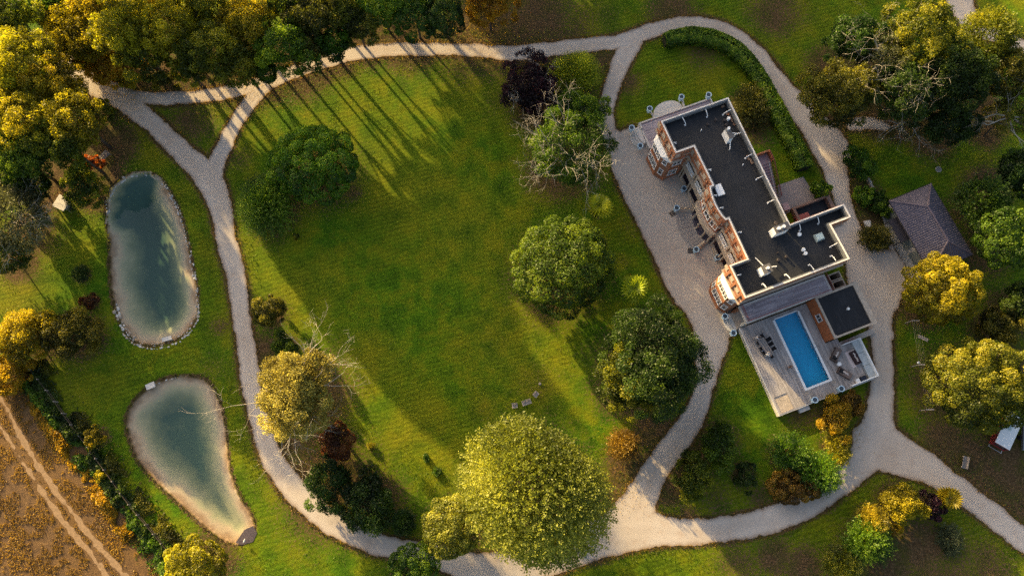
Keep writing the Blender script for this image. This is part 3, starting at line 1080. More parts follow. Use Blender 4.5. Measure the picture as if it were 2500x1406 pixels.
# upper storey over the colonnade: headers and curved middle bay
for u0, u1 in ((4.76, 10.6), (15.8, 21.54)):
    MB().box(u0, -5.61, 6.15, u1, -7.08, 8.55).build('loggia_header', M_STONEB, house)
    MB().box(u0, -5.61, 3.25, u1, -7.22, 4.35).build('balcony_floor', M_STONEB, house)
    for uc in (u0 + .18, (u0 + u1) / 2 - .28, (u0 + u1) / 2 + .28, u1 - .18):
        MB().box(uc - .15, -6.76, 4.35, uc + .15, -7.06, 6.15).build('loggia_pillar', M_STONEB, house)
    for a, b in ((u0 + .36, (u0 + u1) / 2 - .46), ((u0 + u1) / 2 + .46, u1 - .36)):
        bal = MB()
        bal.box(a, -6.93, 5.22, b, -7.10, 5.34)
        bal.box(a, -6.95, 4.352, b, -7.08, 4.45)
        k = int((b - a) / 0.17)
        for i in range(k):
            x = a + (i + .5) * (b - a) / k
            bal.lathe(x, -7.01, [(.045, 4.45), (.06, 4.7), (.03, 5.0), (.045, 5.22)], 6)
        bal.build('white_balustrade', M_WHITE, house)
        MB().box(a, -5.62, 4.36, b, -5.68, 6.1).build('loggia_back_wall', M_DARKWALL, house)
MB().prism(xy(inset(ARC + [(10.62, 5.61), (15.78, 5.61)], 0.22)), 4.3, 8.56).build('curved_bay_wall', M_BRICK, house)
PORT = [(p[0] + (p[0] - 13.2) * .03, p[1] + .25) for p in ARC] + [(10.61, 5.615), (15.79, 5.615)]
MB().prism(xy(PORT), 3.25, 4.32).build('portico_entablature', M_STONEB, house)
MB().prism(xy([(15.7, 7.55), (14.1, 8.05), (13.2, 8.15), (12.3, 8.05), (10.7, 7.55), (10.7, 5.62), (15.7, 5.62)]), 0.05, 0.32).build('portico_floor', M_SLATE, house)
for (u, v) in [(10.78, 7.45), (11.75, 7.82), (13.2, 8.0), (14.65, 7.82), (15.62, 7.45), (5.0, 7.0), (5.5, 7.0), (7.4, 7.0), (7.95, 7.0), (10.25, 7.0), (16.15, 7.0), (18.35, 7.0), (18.9, 7.0), (20.9, 7.0), (21.4, 7.0)]:
    c = MB().lathe(u, -v, [(.21, .0), (.21, .18), (.165, .24), (.15, 3.0), (.2, 3.1), (.2, 3.26)], 12)
    c.build('column', M_STONEB, house, True)
for a, b in ((5.7, 7.2), (8.15, 10.05), (16.35, 18.15), (19.1, 20.7)):
    MB().box(a, -6.85, .0, b, -7.15, .78).build('low_wall', M_STONEB, house)
for a, b in ((4.76, 10.6), (15.8, 21.5)):
    MB().box(a, -5.62, .01, b, -6.84, .06).build('colonnade_floor', M_SLATE, house)

# canted bays at both ends
BAYS = [(0.25, 4.84, 9.63, 10.42), (21.35, 25.75, 9.36, 10.02)]
WIN = []


def window(p, ang, w, z0, z1, n, name='window'):
    """p = centre on the wall face in house x,y; ang = outward direction; n lights"""
    t = Matrix.Rotation(ang, 4, 'Z')
    win = empty(name, (p[0], p[1], z0), ang, parent=house)
    h = z1 - z0
    fr = MB()
    fr.box(-.02, -w / 2 - .1, -.1, .1, w / 2 + .1, 0)
    fr.box(-.02, -w / 2 - .08, h, .07, w / 2 + .08, h + .09)
    for i in range(n + 1):
        y = -w / 2 + i * w / n
        fr.box(-.02, y - .05, 0, .065, y + .05, h)
    fr.box(-.02, -w / 2, h * .62 - .02, .05, w / 2, h * .62 + .02)
    fr.build('frame', M_WHITE, win)
    for i in range(n):
        y0, y1 = -w / 2 + i * w / n + .05, -w / 2 + (i + 1) * w / n - .05
        MB().box(-.01, y0, 0.0, .012, y1, h).build('pane', M_GLASS, win)
    return win


for u0, u1, vb, vf in BAYS:
    f0, f1 = u0 + .82, u1 - 1.42
    if u0 > 10:
        f0, f1 = u0 + 1.05, u1 - 1.0
    body = [(u0 + .01, vb - .3), (u0 + .02, vb), (f0, vf), (f1, vf), (u1 - .01, vb), (u1 - .01, vb - .3)]
    MB().prism(xy(body), 0, 6.3).build('canted_bay', M_BRICK, house)
    MB().prism(xy([(u0 - .08, vb - .05), (f0 - .1, vf + .1), (f1 + .1, vf + .1), (u1 + .08, vb - .05)]), 0, .55).build('bay_plinth', M_BRICK, house)
    # sloping white bay roof
    hi = 7.25
    mb = MB()
    e = [(u0 - .12, vb + .02), (f0 - .12, vf + .14), (f1 + .12, vf + .14), (u1 + .12, vb + .02)]
    t = [(u0 + .3, vb - .02), (f0 + .1, vb + .06), (f1 - .1, vb + .06), (u1 - .3, vb - .02)]
    vs = [(p[0], -p[1], 6.31) for p in e] + [(p[0], -p[1], hi) for p in t]
    mb.add(vs, [(0, 1, 5, 4), (1, 2, 6, 5), (2, 3, 7, 6), (3, 0, 4, 7), (4, 5, 6, 7), (3, 2, 1, 0)])
    mb.build('bay_roof', M_WHITE, house)
    um = (f0 + f1) / 2
    for z0, z1 in ((1.4, 3.0), (4.72, 6.02)):
        window((um, -vf), R(-90), f1 - f0 - .3, z0, z1, 4)
        for a, b in (((f0, vf), (u0 + .02, vb)), ((f1, vf), (u1 - .01, vb))):
            m = ((a[0] + b[0]) / 2, (a[1] + b[1]) / 2)
            dx, dy = b[0] - a[0], -(b[1] - a[1])
            s = 1 if b[0] > a[0] else -1
            ang = math.atan2(-dx * s, dy * s)
            window((m[0], -m[1]), ang, .62, z0, z1 - .05, 1)
# side windows of the two blocks, facing the colonnade and the terraces
for z0, z1 in ((1.4, 2.9), (4.75, 6.0)):
    window((4.75, -8.5), 0, 1.25, z0, z1, 2)
    window((25.75, -7.2), 0, 1.1, z0, z1, 1)
    window((25.75, -3.0), 0, 1.1, z0, z1, 1)
    for v in (8.0, 5.2, 2.4):
        window((.25, -v), R(180), 1.2, z0, z1, 2)
    for u in (2.4, 5.0, 17.3):
        window((u, -.25), R(90), 1.1, z0, z1, 2)
# windows of the curved bay
for k, uc in enumerate((11.55, 13.2, 14.85)):
    vv = 7.66 - .2 * abs(uc - 13.2) / 1.65 + .16
    ang = R(-90) + (uc - 13.2) * 0.17
    window((uc, -vv), ang, 1.2, 5.1, 6.85, 2, 'bay_window')

# roof, parapet and coping
MB().prism(inset(OUTX, .42), 8.57, ZR).build('roof_deck', M_FELT, house)
MB().ring(OUTX, inset(OUTX, .22), 7.45, ZP).build('parapet', M_BRICK, house)
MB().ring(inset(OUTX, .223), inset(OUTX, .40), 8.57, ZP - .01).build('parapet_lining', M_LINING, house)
MB().ring(inset(OUTX, .05), inset(OUTX, .225), ZP + .003, ZP + .1).build('coping', mat('cream_coping', (0.62, 0.58, 0.53), .7, .22, 2.5), house)
MB().ring(inset(OUTX, .403), inset(OUTX, .50), ZR + .25, ZR + .33).build('inner_ledge', M_FELT, house)
MB().ring(inset(OUTX, -.16), inset(OUTX, .24), 7.22, 7.45).build('cornice', M_STONEB, house)
MB().ring(inset(OUTX, -.08), inset(OUTX, -.002), 8.35, 8.5).build('string_course', M_STONEB, house)
seam = MB()
for i in range(24):                                                # lap joints of the roofing felt
    seam.box(1.0 + i * 1.03, -.6, ZR + .002, 1.06 + i * 1.03, -6.6 if 5 < 1.0 + i * 1.03 < 21.2 else -9.0, ZR + .008)
seam.build('felt_seams', mat('worn_felt_edge', (0.030, 0.030, 0.033), .8, .3, 3), house)['kind'] = 'stuff'


def along(a, b, step, fn):
    n = max(1, int(math.hypot(b[0] - a[0], b[1] - a[1]) / step))
    for k in range(n):
        t = (k + .5) / n
        fn(a[0] + t * (b[0] - a[0]), a[1] + t * (b[1] - a[1]), math.atan2(b[1] - a[1], b[0] - a[0]))


for i in range(len(OUTX)):
    a, b = OUTX[i], OUTX[(i + 1) % len(OUTX)]
    if i in (7, 8, 9, 18, 19, 20) or i >= 11 and i <= 16 and i % 2 == 1:
        along(a, b, 1.55, lambda x, y, an: MB().rbox((x, y, 7.46), (.34, .30, 1.9), an).build('parapet_pier', M_BRICK, house))
        along(a, b, 1.55, lambda x, y, an: MB().rbox((x + .75 * math.cos(an), y + .75 * math.sin(an), 8.56), (.7, .10, .9), an).build('parapet_panel', M_STONEB, house))

STAYS = [((1664.9, 286.4), (1673.3, 304.6)), ((1722.3, 266.8), (1726.5, 285)), ((1785.3, 268.2), (1765.7, 279.4)), ((1809.1, 324.3), (1792.3, 331.3)), ((1839.9, 374.7), (1820.3, 385.9)),
         ((1868, 429.3), (1847, 437.7)), ((1894.6, 486.7), (1875, 495.1)), ((1638, 350), (1650, 349.5)), ((1722.3, 416.7), (1735, 414.7)), ((1737.7, 479.2), (1749, 477.5)), ((1753, 510), (1764.3, 507.2)),
         ((1798, 569), (1809.1, 567)), ((1949.2, 541.6), (1953.4, 562.6)), ((1994, 524.8), (1998.2, 545.8)), ((2048.6, 592), (2027.6, 602.4)), ((2040.2, 636.8), (2029, 624.8)), ((1987, 659.2), (1975.2, 646.6)),
         ((1929.6, 681.6), (1917.5, 670.4)), ((1872.2, 705.4), (1861.5, 693.4)), ((1797, 673.5), (1807.7, 670.5))]
for a, b in STAYS:
    p, q = U(a[0], a[1], 9.8), U(b[0], b[1], 9.2)
    mb = MB().tube([(p[0], -p[1], 9.86), ((p[0] * .5 + q[0] * .5), -(p[1] * .5 + q[1] * .5), 9.72), (q[0], -q[1], 9.42), (q[0], -q[1], ZR)], .05, 6)
    mb.rbox((q[0], -q[1], ZR + .002), (.2, .2, .04))
    mb.build('parapet_stay', M_WHITE, house)


def chimney(px, py, su, sv, z1, pots, mats, cap=None):
    u, v = U(px, py, 10.0)
    c = empty('chimney', (u, -v, ZR), 0, parent=house)
    MB().rbox((0, 0, 0.002), (su, sv, z1 - ZR), 0, taper=.94).build('stack', mats, c)
    MB().rbox((0, 0, z1 - ZR + .004), (su * 1.06, sv * 1.06, .1)).build('cap', cap or mat('chimney_cap_grey', (0.10, 0.095, 0.095), .8, .2, 3), c)
    for dx, dy, r in pots:
        MB().lathe(dx, dy, [(r, z1 - ZR + .1), (r * .9, z1 - ZR + .45), (r * 1.15, z1 - ZR + .5), (r * 1.15, z1 - ZR + .56)], 10).build('chimney_pot', M_WHITE, c)
    return c


chimney(1777, 331, 1.5, .6, 10.7, [(-.5, 0, .17)], M_WHITE)
chimney(1902, 562, .95, 1.9, 11.0, [(0, -.55, .2), (0, .1, .2)], M_WHITE)
chimney(1867, 660, 1.05, 1.15, 10.8, [(.0, 0, .16)], M_WHITE)
for (a, b) in (((1844, 629), (1863, 648)), ((1880, 652), (1896, 650)), ((1783, 345), (1782, 364)), ((1786, 325), (1799, 326))):
    p, q = U(*a, 9.5), U(*b, 9.4)
    MB().tube([(p[0], -p[1], 9.5), (q[0], -q[1], 9.4), (q[0], -q[1], ZR)], .06, 6).build('flue_pipe', M_WHITE, house)
u, v = U(1757, 463, 9.3)
MB().rbox((u, -v, ZR + .002), (1.55, .95, .22)).build('roof_hatch', M_WHITE, house)
u, v = U(2001, 578, 9.4)
sk = empty('skylight', (u, -v, ZR), 0, parent=house)
MB().rbox((0, 0, .002), (1.0, 1.15, .42), 0, taper=.9).build('kerb', mat('zinc_grey', (0.27, 0.33, 0.33), .5, .15, 3), sk)
MB().rbox((0, 0, .425), (.72, .85, .03)).build('pane', M_GLASSL, sk)
for px, py, r, h in ((1961, 610, .2, .4), (1966, 619, .2, .4), (1952, 572, .22, .25), (1712, 318, .07, .3), (1814, 402, .07, .3), (1899, 617, .08, .3), (1729, 304, .16, .35), (1748, 293, .16, .3),
                     (1768, 295, .16, .4), (1773, 305, .16, .3), (1778, 291, .2, .5), (1894, 545, .2, .35), (2032, 540, .17, .3), (1920, 627, .17, .25), (1900, 635, .18, .3), (1830, 720, .09, .2)):
    u, v = U(px, py, 9.3)
    MB().lathe(u, -v, [(r, ZR + .002), (r, ZR + h), (r * 1.25, ZR + h + .02), (r * .9, ZR + h + .1)], 10).build('roof_vent', M_WHITE if (px in (1961, 1966, 1712, 1814, 1952, 1778, 1830)) else M_IRON, house)
for px, py, n in ((1781, 285, 5), (1790, 297, 5), (1832, 387, 4), (1767, 256, 3)):
    u, v = U(px, py, 9.2)
    mb = MB()
    for k in range(n):
        mb.rbox((u + rs.uniform(-.6, .6), -v + rs.uniform(-.2, .2), ZR + .003 + k * .002), (rs.uniform(.2, .5), rs.uniform(.12, .3), .1), rs.uniform(0, 3))
    mb.build('loose_brick_pile', M_BRICK, house)

# stair on the back wall
st = hframe('back_stair', 7.2, -.27, 0, 'brick outside stair with iron railing against the back wall of the house', 'stairs')
M_PINK = mat('pink_stone', (0.33, 0.23, 0.24), .85, .15, 3)
MB().box(0.0, .0, 0, 1.4, 4.6, 3.0).build('landing', M_PINK, st)
MB().box(-.22, .0, 0, -.002, 4.85, 3.85).box(0, 4.602, 0, 1.4, 4.85, 3.85).build('landing_wall', M_BRICK, st)
for i in range(13):
    x = 1.4 + i * .36
    MB().box(x + .002, .0, 0, x + .36, 4.6, 2.8 - i * .205).build('step', M_PINK, st)
rl = MB()
for i in range(40):
    x = .05 + i * .155
    z = 3.0 if x < 1.4 else 3.0 - (x - 1.4) / 4.7 * 2.7
    rl.cyl(x, 4.72, z - .3, z + 1.0, .03, n=5)
rl.tube([(.0, 4.72, 4.0), (1.4, 4.72, 4.0), (6.1, 4.72, 1.3)], .06, 5)
rl.build('railing', M_REDIRON, st)
MB().tube([(1.4, 3.9, 3.9), (6.0, 3.9, 1.2)], .05, 5).build('handrail', M_STONEW, st)

# sunken lower roof behind the wing corner
lw = hframe('light_well', 17.0, -8.5, 0, 'sunken dark flat roof with brick rim in the corner behind the house', 'light well')


def LW(u, v):
    return (u - 17.0, -(v + 8.5))


lu0, lu1, lv0, lv1 = 15.4, 18.9, -11.5, -5.7
o_, i_ = [(lu0, lv0), (lu1, lv0), (lu1, lv1), (lu0, lv1)], [(lu0 + .28, lv0 + .55), (lu1 - .05, lv0 + .55), (lu1 - .05, lv1 - .38), (lu0 + .28, lv1 - .38)]
MB().ring([LW(*p) for p in o_], [LW(*p) for p in i_], 0, 1.0).build('brick_rim', mat('brown_brick', (0.20, 0.125, 0.095), .85, .25, 4), lw)
MB().prism([LW(*p) for p in inset(i_, -.01)], .01, .12).build('sunken_roof', M_FELT, lw)
x, y = LW(17.5, -6.6)
MB().rbox((x, y, .121), (1.6, 2.0, .75)).build('step_block', M_REDIRON, lw)
x, y = LW(14.9, -5.0)
MB().rbox((x, y, .0), (1.1, .9, 1.0)).build('stone_block', M_PINK, lw)
court = MB().prism([G(1898, 453), G(1961, 432), G(1992, 484), G(1905, 530)], 0.002, .07).build('cobbled_court', mat('cobble_pink_grey', (0.25, 0.215, 0.205), .9, .3, 9, bump=.4))
tag(court, 'small cobbled court behind the house between lawn and light well', 'paving', kind='structure')


# ------------------------------------------------------------------ boards
def boards(x0, y0, x1, y1, z, step, along_x=True, th=.04, gap=.012, holes=(), seed=1, jlen=3.2):
    """one mesh of separate boards with a tint for each; holes are rectangles (x0,y0,x1,y1) to leave free"""
    rg = random.Random(seed)
    mb, tints = MB(), []
    lo, hi = (y0, y1) if along_x else (x0, x1)
    a, b = (x0, x1) if along_x else (y0, y1)
    k = lo
    while k < hi - .02:
        e = min(k + step, hi)
        cuts = [a]
        p = a + rg.uniform(.8, jlen)
        while p < b - .5:
            cuts.append(p)
            p += jlen
        cuts.append(b)
        for h in holes:
            h0, h1, c0, c1 = (h[1], h[3], h[0], h[2]) if along_x else (h[0], h[2], h[1], h[3])
            if e > h0 + .01 and k < h1 - .01:
                cuts += [c0, c1]
        cuts = sorted(set(c for c in cuts if a <= c <= b))
        for s0, s1 in zip(cuts[:-1], cuts[1:]):
            m = (s0 + s1) / 2
            q = (m, (k + e) / 2) if along_x else ((k + e) / 2, m)
            if any(h[0] - .001 < q[0] < h[2] + .001 and h[1] - .001 < q[1] < h[3] + .001 for h in holes) or s1 - s0 < .05:
                continue
            if along_x:
                mb.box(s0 + .004, k, z - th, s1 - .004, e - gap, z)
            else:
                mb.box(k, s0 + .004, z - th, e - gap, s1 - .004, z)
            tints += [rg.random()] * 8
        k = e
    return mb, tints


def build_boards(name, mb, tints, m, parent):
    o = mb.build(name, m, parent)
    a = o.data.attributes.new('tint', 'FLOAT', 'POINT')
    a.data.foreach_set('value', tints)
    o['kind'] = 'stuff'
    return o


# ------------------------------------------------------------------ north terrace with its steps
nt_ = hframe('north_terrace', -4.3, 9.6, 0, 'raised terrace with purple grey boards and white edging at the north end of the house', 'terrace')


def NT(u, v):
    return (u + 4.3, -(v - 9.6))


tp = [(-4.3, 9.65), (-4.35, -1.85), (-.1, -1.85), (-.1, 9.65)]
MB().prism([NT(*p) for p in tp], 0, .86).build('terrace_base', M_STONEW, nt_)
x1, y1 = NT(-.12, -1.6)
mb, ti = boards(.25, .25, 4.1, 11.2, .92, .2, False, seed=4)
build_boards('terrace_boards', mb, ti, M_BOARDP, nt_)
MB().box(0, 0, .87, .22, 11.5, 1.08).box(.222, 0, .87, 1.0, .22, 1.08).box(.222, 11.28, .87, 4.2, 11.5, 1.08).build('edging', M_STONEW, nt_)
sc = hframe('semicircular_landing', -4.45, 4.5, 0, 'semicircular pale stone landing on the north lawn', 'landing')
arc = [(-.0 - 1.95 * math.sin(t) ** .8, -2.3 * math.cos(t)) for t in np.linspace(0, math.pi, 16)]
MB().prism(arc, 0, .30).build('stone_slab', M_STONEW, sc)
for sgn in (-1, 1):
    MB().tube([(-.05, sgn * 2.42, .45), (-.75, sgn * 2.5, .45), (-1.25, sgn * 2.62, .45)], .16, 4).build('side_kerb', M_STONEW, sc)
sw = hframe('curved_steps', -2.5, 9.7, 0, 'curved white stone steps at the north west corner of the terrace', 'steps')
for k in range(4):
    r_ = 1.75 - k * .34
    pts = [(-1.45 + k * .04, 0.0)] + [(1.55 * math.sin(t) * (1 - k * .03), -r_ * math.cos(t) ** .7) for t in np.linspace(-1.25, 1.25, 14)] + [(1.45 - k * .04, 0.0)]
    MB().prism(pts, .002 + k * .0, .2 + k * .2).build('step', M_STONEW, sw)

# front: fan of flagstones, curved kerb walls, iron grates
ff = hframe('forecourt_fan', 13.0, 7.7, 0, 'fan of pale flagstones in front of the curved portico', 'paving')
fan = []
A0, A1 = -1.05, 1.05
for t in np.linspace(A0, A1, 15):
    fan.append((3.2 * math.sin(t), -2.65 * math.cos(t) ** .55 - .05))
rows = 6
for i in range(rows):
    for j in range(9):
        def pt(a, b):
            t = A0 + (A1 - A0) * a
            s = b
            return ((2.4 + .75 * s) * math.sin(t) * 1.03, -(.38 + 2.35 * s * math.cos(t) ** .5))
        q = [pt(j / 9 + .003, i / rows + .004), pt((j + 1) / 9 - .003, i / rows + .004), pt((j + 1) / 9 - .003, (i + 1) / rows - .004), pt(j / 9 + .003, (i + 1) / rows - .004)]
        MB().prism(q, .0, .075 + rs.uniform(0, .006)).build('flagstone', M_STONEG, ff)
for sgn, lab in ((-1, 'left'), (1, 'right')):
    kw = hframe('kerb_wall', 13.0 + sgn * 2.6, 8.6, 0, 'low curved stone wall leading from the portico to the ' + ('northern' if sgn < 0 else 'southern') + ' blue urn', 'wall')
    pts = [(sgn * (-.1), .95, .28), (sgn * .12, .45, .28), (sgn * .35, -.1, .28), (sgn * .62, -.75, .28), (sgn * .8, -1.1, .28)]
    MB().tube(pts, [.3] * 5, 4).build('kerb', M_STONEB, kw)
for px, py, lab in ((1641.5, 522, 'beside the northern end of the flagstone fan'), (1685.5, 612.5, 'beside the southern end of the flagstone fan')):
    u, v = U(px, py, .05)
    g = hframe('drain_grate', u, v, 0, 'dark iron drain grate ' + lab, 'grate', 'grates in the forecourt')
    g.rotation_euler.z = HROT + (0.25 if py < 560 else -.35)
    MB().box(-.45, -.45, .031, .45, .45, .06).build('frame', M_STONEB, g)
    mb = MB()
    for k in range(9):
        mb.box(-.37, -.37 + k * .085, .062, .37, -.315 + k * .085, .08)
    mb.build('bars', M_IRON, g)

# urns
URNS = [(1542.5, 312, 'at the outer end of the curved north west steps', 0.6), (1586.5, 265.5, 'at the western end of the semicircular landing', .5), (1664, 236.8, 'at the eastern end of the semicircular landing', .5),
        (1730.5, 232, 'at the north east corner of the terrace', .9), (1563.5, 356, 'at the inner end of the curved north west steps', .5), (1670.5, 460, 'before the northern colonnade', 0.02),
        (1652.5, 507.5, 'at the end of the northern kerb wall', .3), (1700.5, 609, 'at the end of the southern kerb wall', .3), (1752.5, 628, 'before the southern colonnade', 0.02),
        (1770.5, 772, 'beside the south bay at the curved steps', .3), (1791, 812.5, 'beside the pool deck corner at the curved steps', .3),
        (1990, 976, 'on the pool deck edge nearer the corner screen', 0.92), (2054.5, 948.5, 'on the pool deck edge nearer the pale bench', 0.92)]
u_first = None
for k, (px, py, lab, zb) in enumerate(URNS):
    w = G(px, py, zb + .95)
    if u_first is None:
        o = empty('urn', (0, 0, 0))
        MB().rbox((0, 0, 0), (.52, .52, .34)).build('plinth', M_BLUEURN, o)
        MB().lathe(0, 0, [(.2, .342), (.15, .42), (.14, .5), (.30, .72), (.36, .92), (.43, .97), (.43, 1.02), (.33, 1.02), (.30, .93)], 18).build('bowl', M_BLUEURN, o, True)
        MB().cyl(0, 0, .935, .945, .29, n=16).build('bowl_shade_disc', M_URNSHADE, o)  # dark disc in the bowl: its inside shade is put into the colour
        u_first = o
    else:
        o = copy_tree(u_first)
    o.location = (w[0], w[1], zb)
    o.rotation_euler.z = HROT
    tag(o, 'pale blue garden urn on plinth ' + lab, 'urn', 'pale blue urns')

# ------------------------------------------------------------------ south veranda, annex, pool deck
ve = hframe('south_veranda', 26.02, 8.5, 0, 'veranda with purple grey boarded roof terrace and red railing along the south end', 'veranda')


def VE(u, v):
    return (u - 26.02, -(v - 8.5))


MB().box(.0, 0.0, 3.55, 2.5, 12.6, 4.08).build('terrace_slab', M_STONEW, ve)
for y in (.25, 3.2, 6.2, 9.2, 12.3):
    MB().box(2.1, y - .17, .92, 2.42, y + .17, 3.54).build('pier', M_STONEW, ve)
MB().box(.02, .05, .0, .4, 12.5, 3.54).build('back_wall', M_BRICK, ve)
MB().box(.402, .05, .0, 2.44, 12.5, .9).build('floor', M_STONEB, ve)
mb, ti = boards(.35, .3, 2.3, 12.3, 4.14, .15, False, seed=8)
build_boards('roof_boards', mb, ti, M_BOARDP, ve)
ra = MB()
for k in range(13):
    ra.cyl(.12 + k * .185, .16, 4.08, 5.05, .03, n=5)
for k in range(9):
    ra.cyl(.12 + k * .25, 12.45, 4.08, 5.05, .03, n=5)
ra.tube([(.05, .16, 5.06), (2.36, .16, 5.06), (2.36, 12.45, 5.06), (.05, 12.45, 5.06)], .05, 5)
for k in range(60):
    ra.cyl(2.36, .3 + k * .2, 4.08, 5.05, .018, n=4)
ra.build('railing', M_REDIRON, ve)
# two wells at the far end
wl2 = hframe('stair_wells', 26.1, -5.2, 0, 'two dark stairwells with pale curved rims beyond the end of the veranda', 'stairwell')
for k in (0, 1):
    x0 = .1 + k * 1.15
    MB().ring([(x0, 0), (x0 + 1.05, 0), (x0 + 1.05, 1.75), (x0, 1.75)], [(x0 + .14, .14), (x0 + .91, .14), (x0 + .91, 1.6), (x0 + .14, 1.6)], 0, 2.6).build('rim_wall', M_STONEB, wl2)
    MB().box(x0 + .142, .142, .0, x0 + .908, 1.598, .3).build('well_floor', M_DARKWALL, wl2)

ax = hframe('flat_annex', 28.58, -1.55, 0, 'single storey brick annex with flat black roof beside the pool', 'annex')
AX1, AY1 = 5.85, 5.65
MB().box(0, 0, 0, AX1, AY1, 3.9).build('brick_walls', mat('orange_brick', (0.40, 0.125, 0.045), .85, .18, 5, bump=.2), ax)
MB().prism(inset([(0, 0), (AX1, 0), (AX1, AY1), (0, AY1)], .22), 3.902, 3.97).build('roof_felt', M_FELT, ax)
MB().ring([(-.06, -.06), (AX1 + .06, -.06), (AX1 + .06, AY1 + .5), (-.06, AY1 + .5)], inset([(0, 0), (AX1, 0), (AX1, AY1), (0, AY1)], .2), 3.91, 4.14).build('parapet_coping', M_STONEB, ax)
w_ = empty('window', (2.6, 0, 1.9), R(-90), parent=ax)
fr = MB()
for y in (-.5, -.02, .46):
    fr.box(-.02, y, 0, .07, y + .06, 1.15)
fr.box(-.02, -.56, -.09, .1, .58, 0).box(-.02, -.5, 1.15, .07, .52, 1.24)
fr.build('frame', M_WHITE, w_)
for y in (-.44, .04):
    MB().box(-.01, y, 0, .015, y + .42, 1.15).build('pane', M_GLASS, w_)
u, v = U(2070, 754, 4.2)
MB().lathe(u - 28.58, -(v + 1.55), [(.12, 3.972), (.12, 4.35), (.2, 4.38), (.12, 4.5)], 10).build('roof_vent', M_WHITE, ax)
for px, py in ((2002, 723), (2010, 720), (2040, 820)):
    u, v = U(px, py, 4.05)
    mb = MB()
    for k in range(4):
        mb.rbox((u - 28.58 + rs.uniform(-.2, .2), -(v + 1.55) + rs.uniform(-.1, .1), 3.973 + k * .002), (.2, .12, .08), rs.uniform(0, 3))
    mb.build('leaf_heap', M_LINEN, ax)

# deck
DZ = .92
dk = hframe('pool_deck', 28.6, 8.45, 0, 'large silvered timber deck around the swimming pool', 'deck')


def DK(u, v):
    return (u - 28.6, -(v - 8.45))


PU0, PU1, PV0, PV1 = 29.2, 39.12, 0.15, 3.56
px0, py1 = DK(PU0, PV0)
px1, py0 = DK(PU1, PV1)
hole = (px0 - .02, py0 - .3, px1 + .32, py1 + .3)
sx0, sy0 = DK(38.75, 8.4)
sx1, sy1 = DK(41.2, 6.35)
hole2 = (sx0, sy0 + .3, sx1 - .3, sy1)
mb, ti = boards(.05, .0, 12.5, 9.95, DZ, .14, True, holes=(hole, hole2), seed=2)
mb2, ti2 = boards(5.95, 9.96, 12.5, 13.9, DZ, .14, True, seed=3, holes=((5.9, 11.75, 6.5, 13.95),))
n = len(mb.v)
mb.v += mb2.v
mb.f += [tuple(i + n for i in f) for f in mb2.f]
mb.m += mb2.m
build_boards('deck_boards', mb, ti + ti2, M_BOARD, dk)
MB().box(-.02, -.14, 0, 12.62, -.002, DZ + .02).box(12.5, .0, 0, 12.62, 14.0, DZ - .02).box(6.45, 13.92, 0, 12.48, 14.05, DZ).build('deck_fascia', M_STONEW, dk)
MB().box(0.0, .01, 0, px0 - .1, 9.9, DZ - .06).box(px1 + .4, .01, 0, 12.48, 13.9, DZ - .06).box(px0 - .09, .01, 0, px1 + .39, py0 - .35, DZ - .06).box(px0 - .09, py1 + .35, 0, px1 + .39, 9.9, DZ - .06).box(5.98, 9.91, 0, px1 + .39, 11.7, DZ - .06).box(6.52, 11.702, 0, px1 + .39, 13.88, DZ - .06).build('deck_base', M_STONEB, dk)
MB().rbox((12.9, 3.6, 0), (.7, 1.5, .45)).build('lower_step', M_STONEW, dk)
MB().box(sx0 + .02, sy0 + .32, .0, sx1 - .32, sy1 - .02, .62).build('sunken_landing', M_STONEG, dk)
for k in range(2):
    MB().box(sx0 + .03 + k * 1.05, sy0 + .33, .622, sx0 + 1.04 + k * 1.05, sy1 - .04, .66).build('glass_panel', mat('smoked_panel', (0.30, 0.27, 0.25), .25, .1, 2, spec=.5), dk)

pool = hframe('swimming_pool', 34.16, 1.85, 0, 'long rectangular swimming pool with bright blue water and white coping', 'pool')
hx, hy = (PU1 - PU0) / 2, (PV1 - PV0) / 2
M_TILE = mat('blue_pool_liner', (0.001, 0.320, 0.560), .5, .10, 9)
sh = MB()
sh.add([(-hx, -hy, .05), (hx, -hy, .05), (hx, hy, .05), (-hx, hy, .05), (-hx, -hy, DZ), (hx, -hy, DZ), (hx, hy, DZ), (-hx, hy, DZ)],
       [(0, 1, 2, 3), (0, 4, 5, 1), (1, 5, 6, 2), (2, 6, 7, 3), (3, 7, 4, 0)])
sh.build('basin', M_TILE, pool)
wb = MB().box(-hx + .004, -hy + .004, .06, hx - .004, hy - .004, DZ - .12)
wb.build('water', water_material('pool_water', (0.25, 0.80, 0.95), .22), pool)
MB().box(-hx, -hy - .3, .3, hx + .3, -hy, DZ + .035).box(-hx, hy, .3, hx + .3, hy + .3, DZ + .035).box(hx, -hy, .3, hx + .3, hy, DZ + .03).box(-hx - .15, -hy, .3, -hx, hy, DZ + .02).build('coping', M_WHITE, pool)
ld = MB()
for k in (0, .5):
    x = -.1 + k
    ld.tube([(x, hy + .55, DZ + .03), (x, hy + .45, DZ + .6), (x, hy + .1, DZ + .75), (x, hy - .12, DZ + .5), (x, hy - .12, .3)], .03, 6)
for z in (.35, .6):
    ld.tube([(-.1, hy - .12, z), (.4, hy - .12, z)], .03, 6)
ld.build('ladder', M_STEEL, pool)
MB().box(-2.9, hy - .03, DZ - .16, -2.5, hy + .01, DZ).build('skimmer', M_GLASSL, pool)

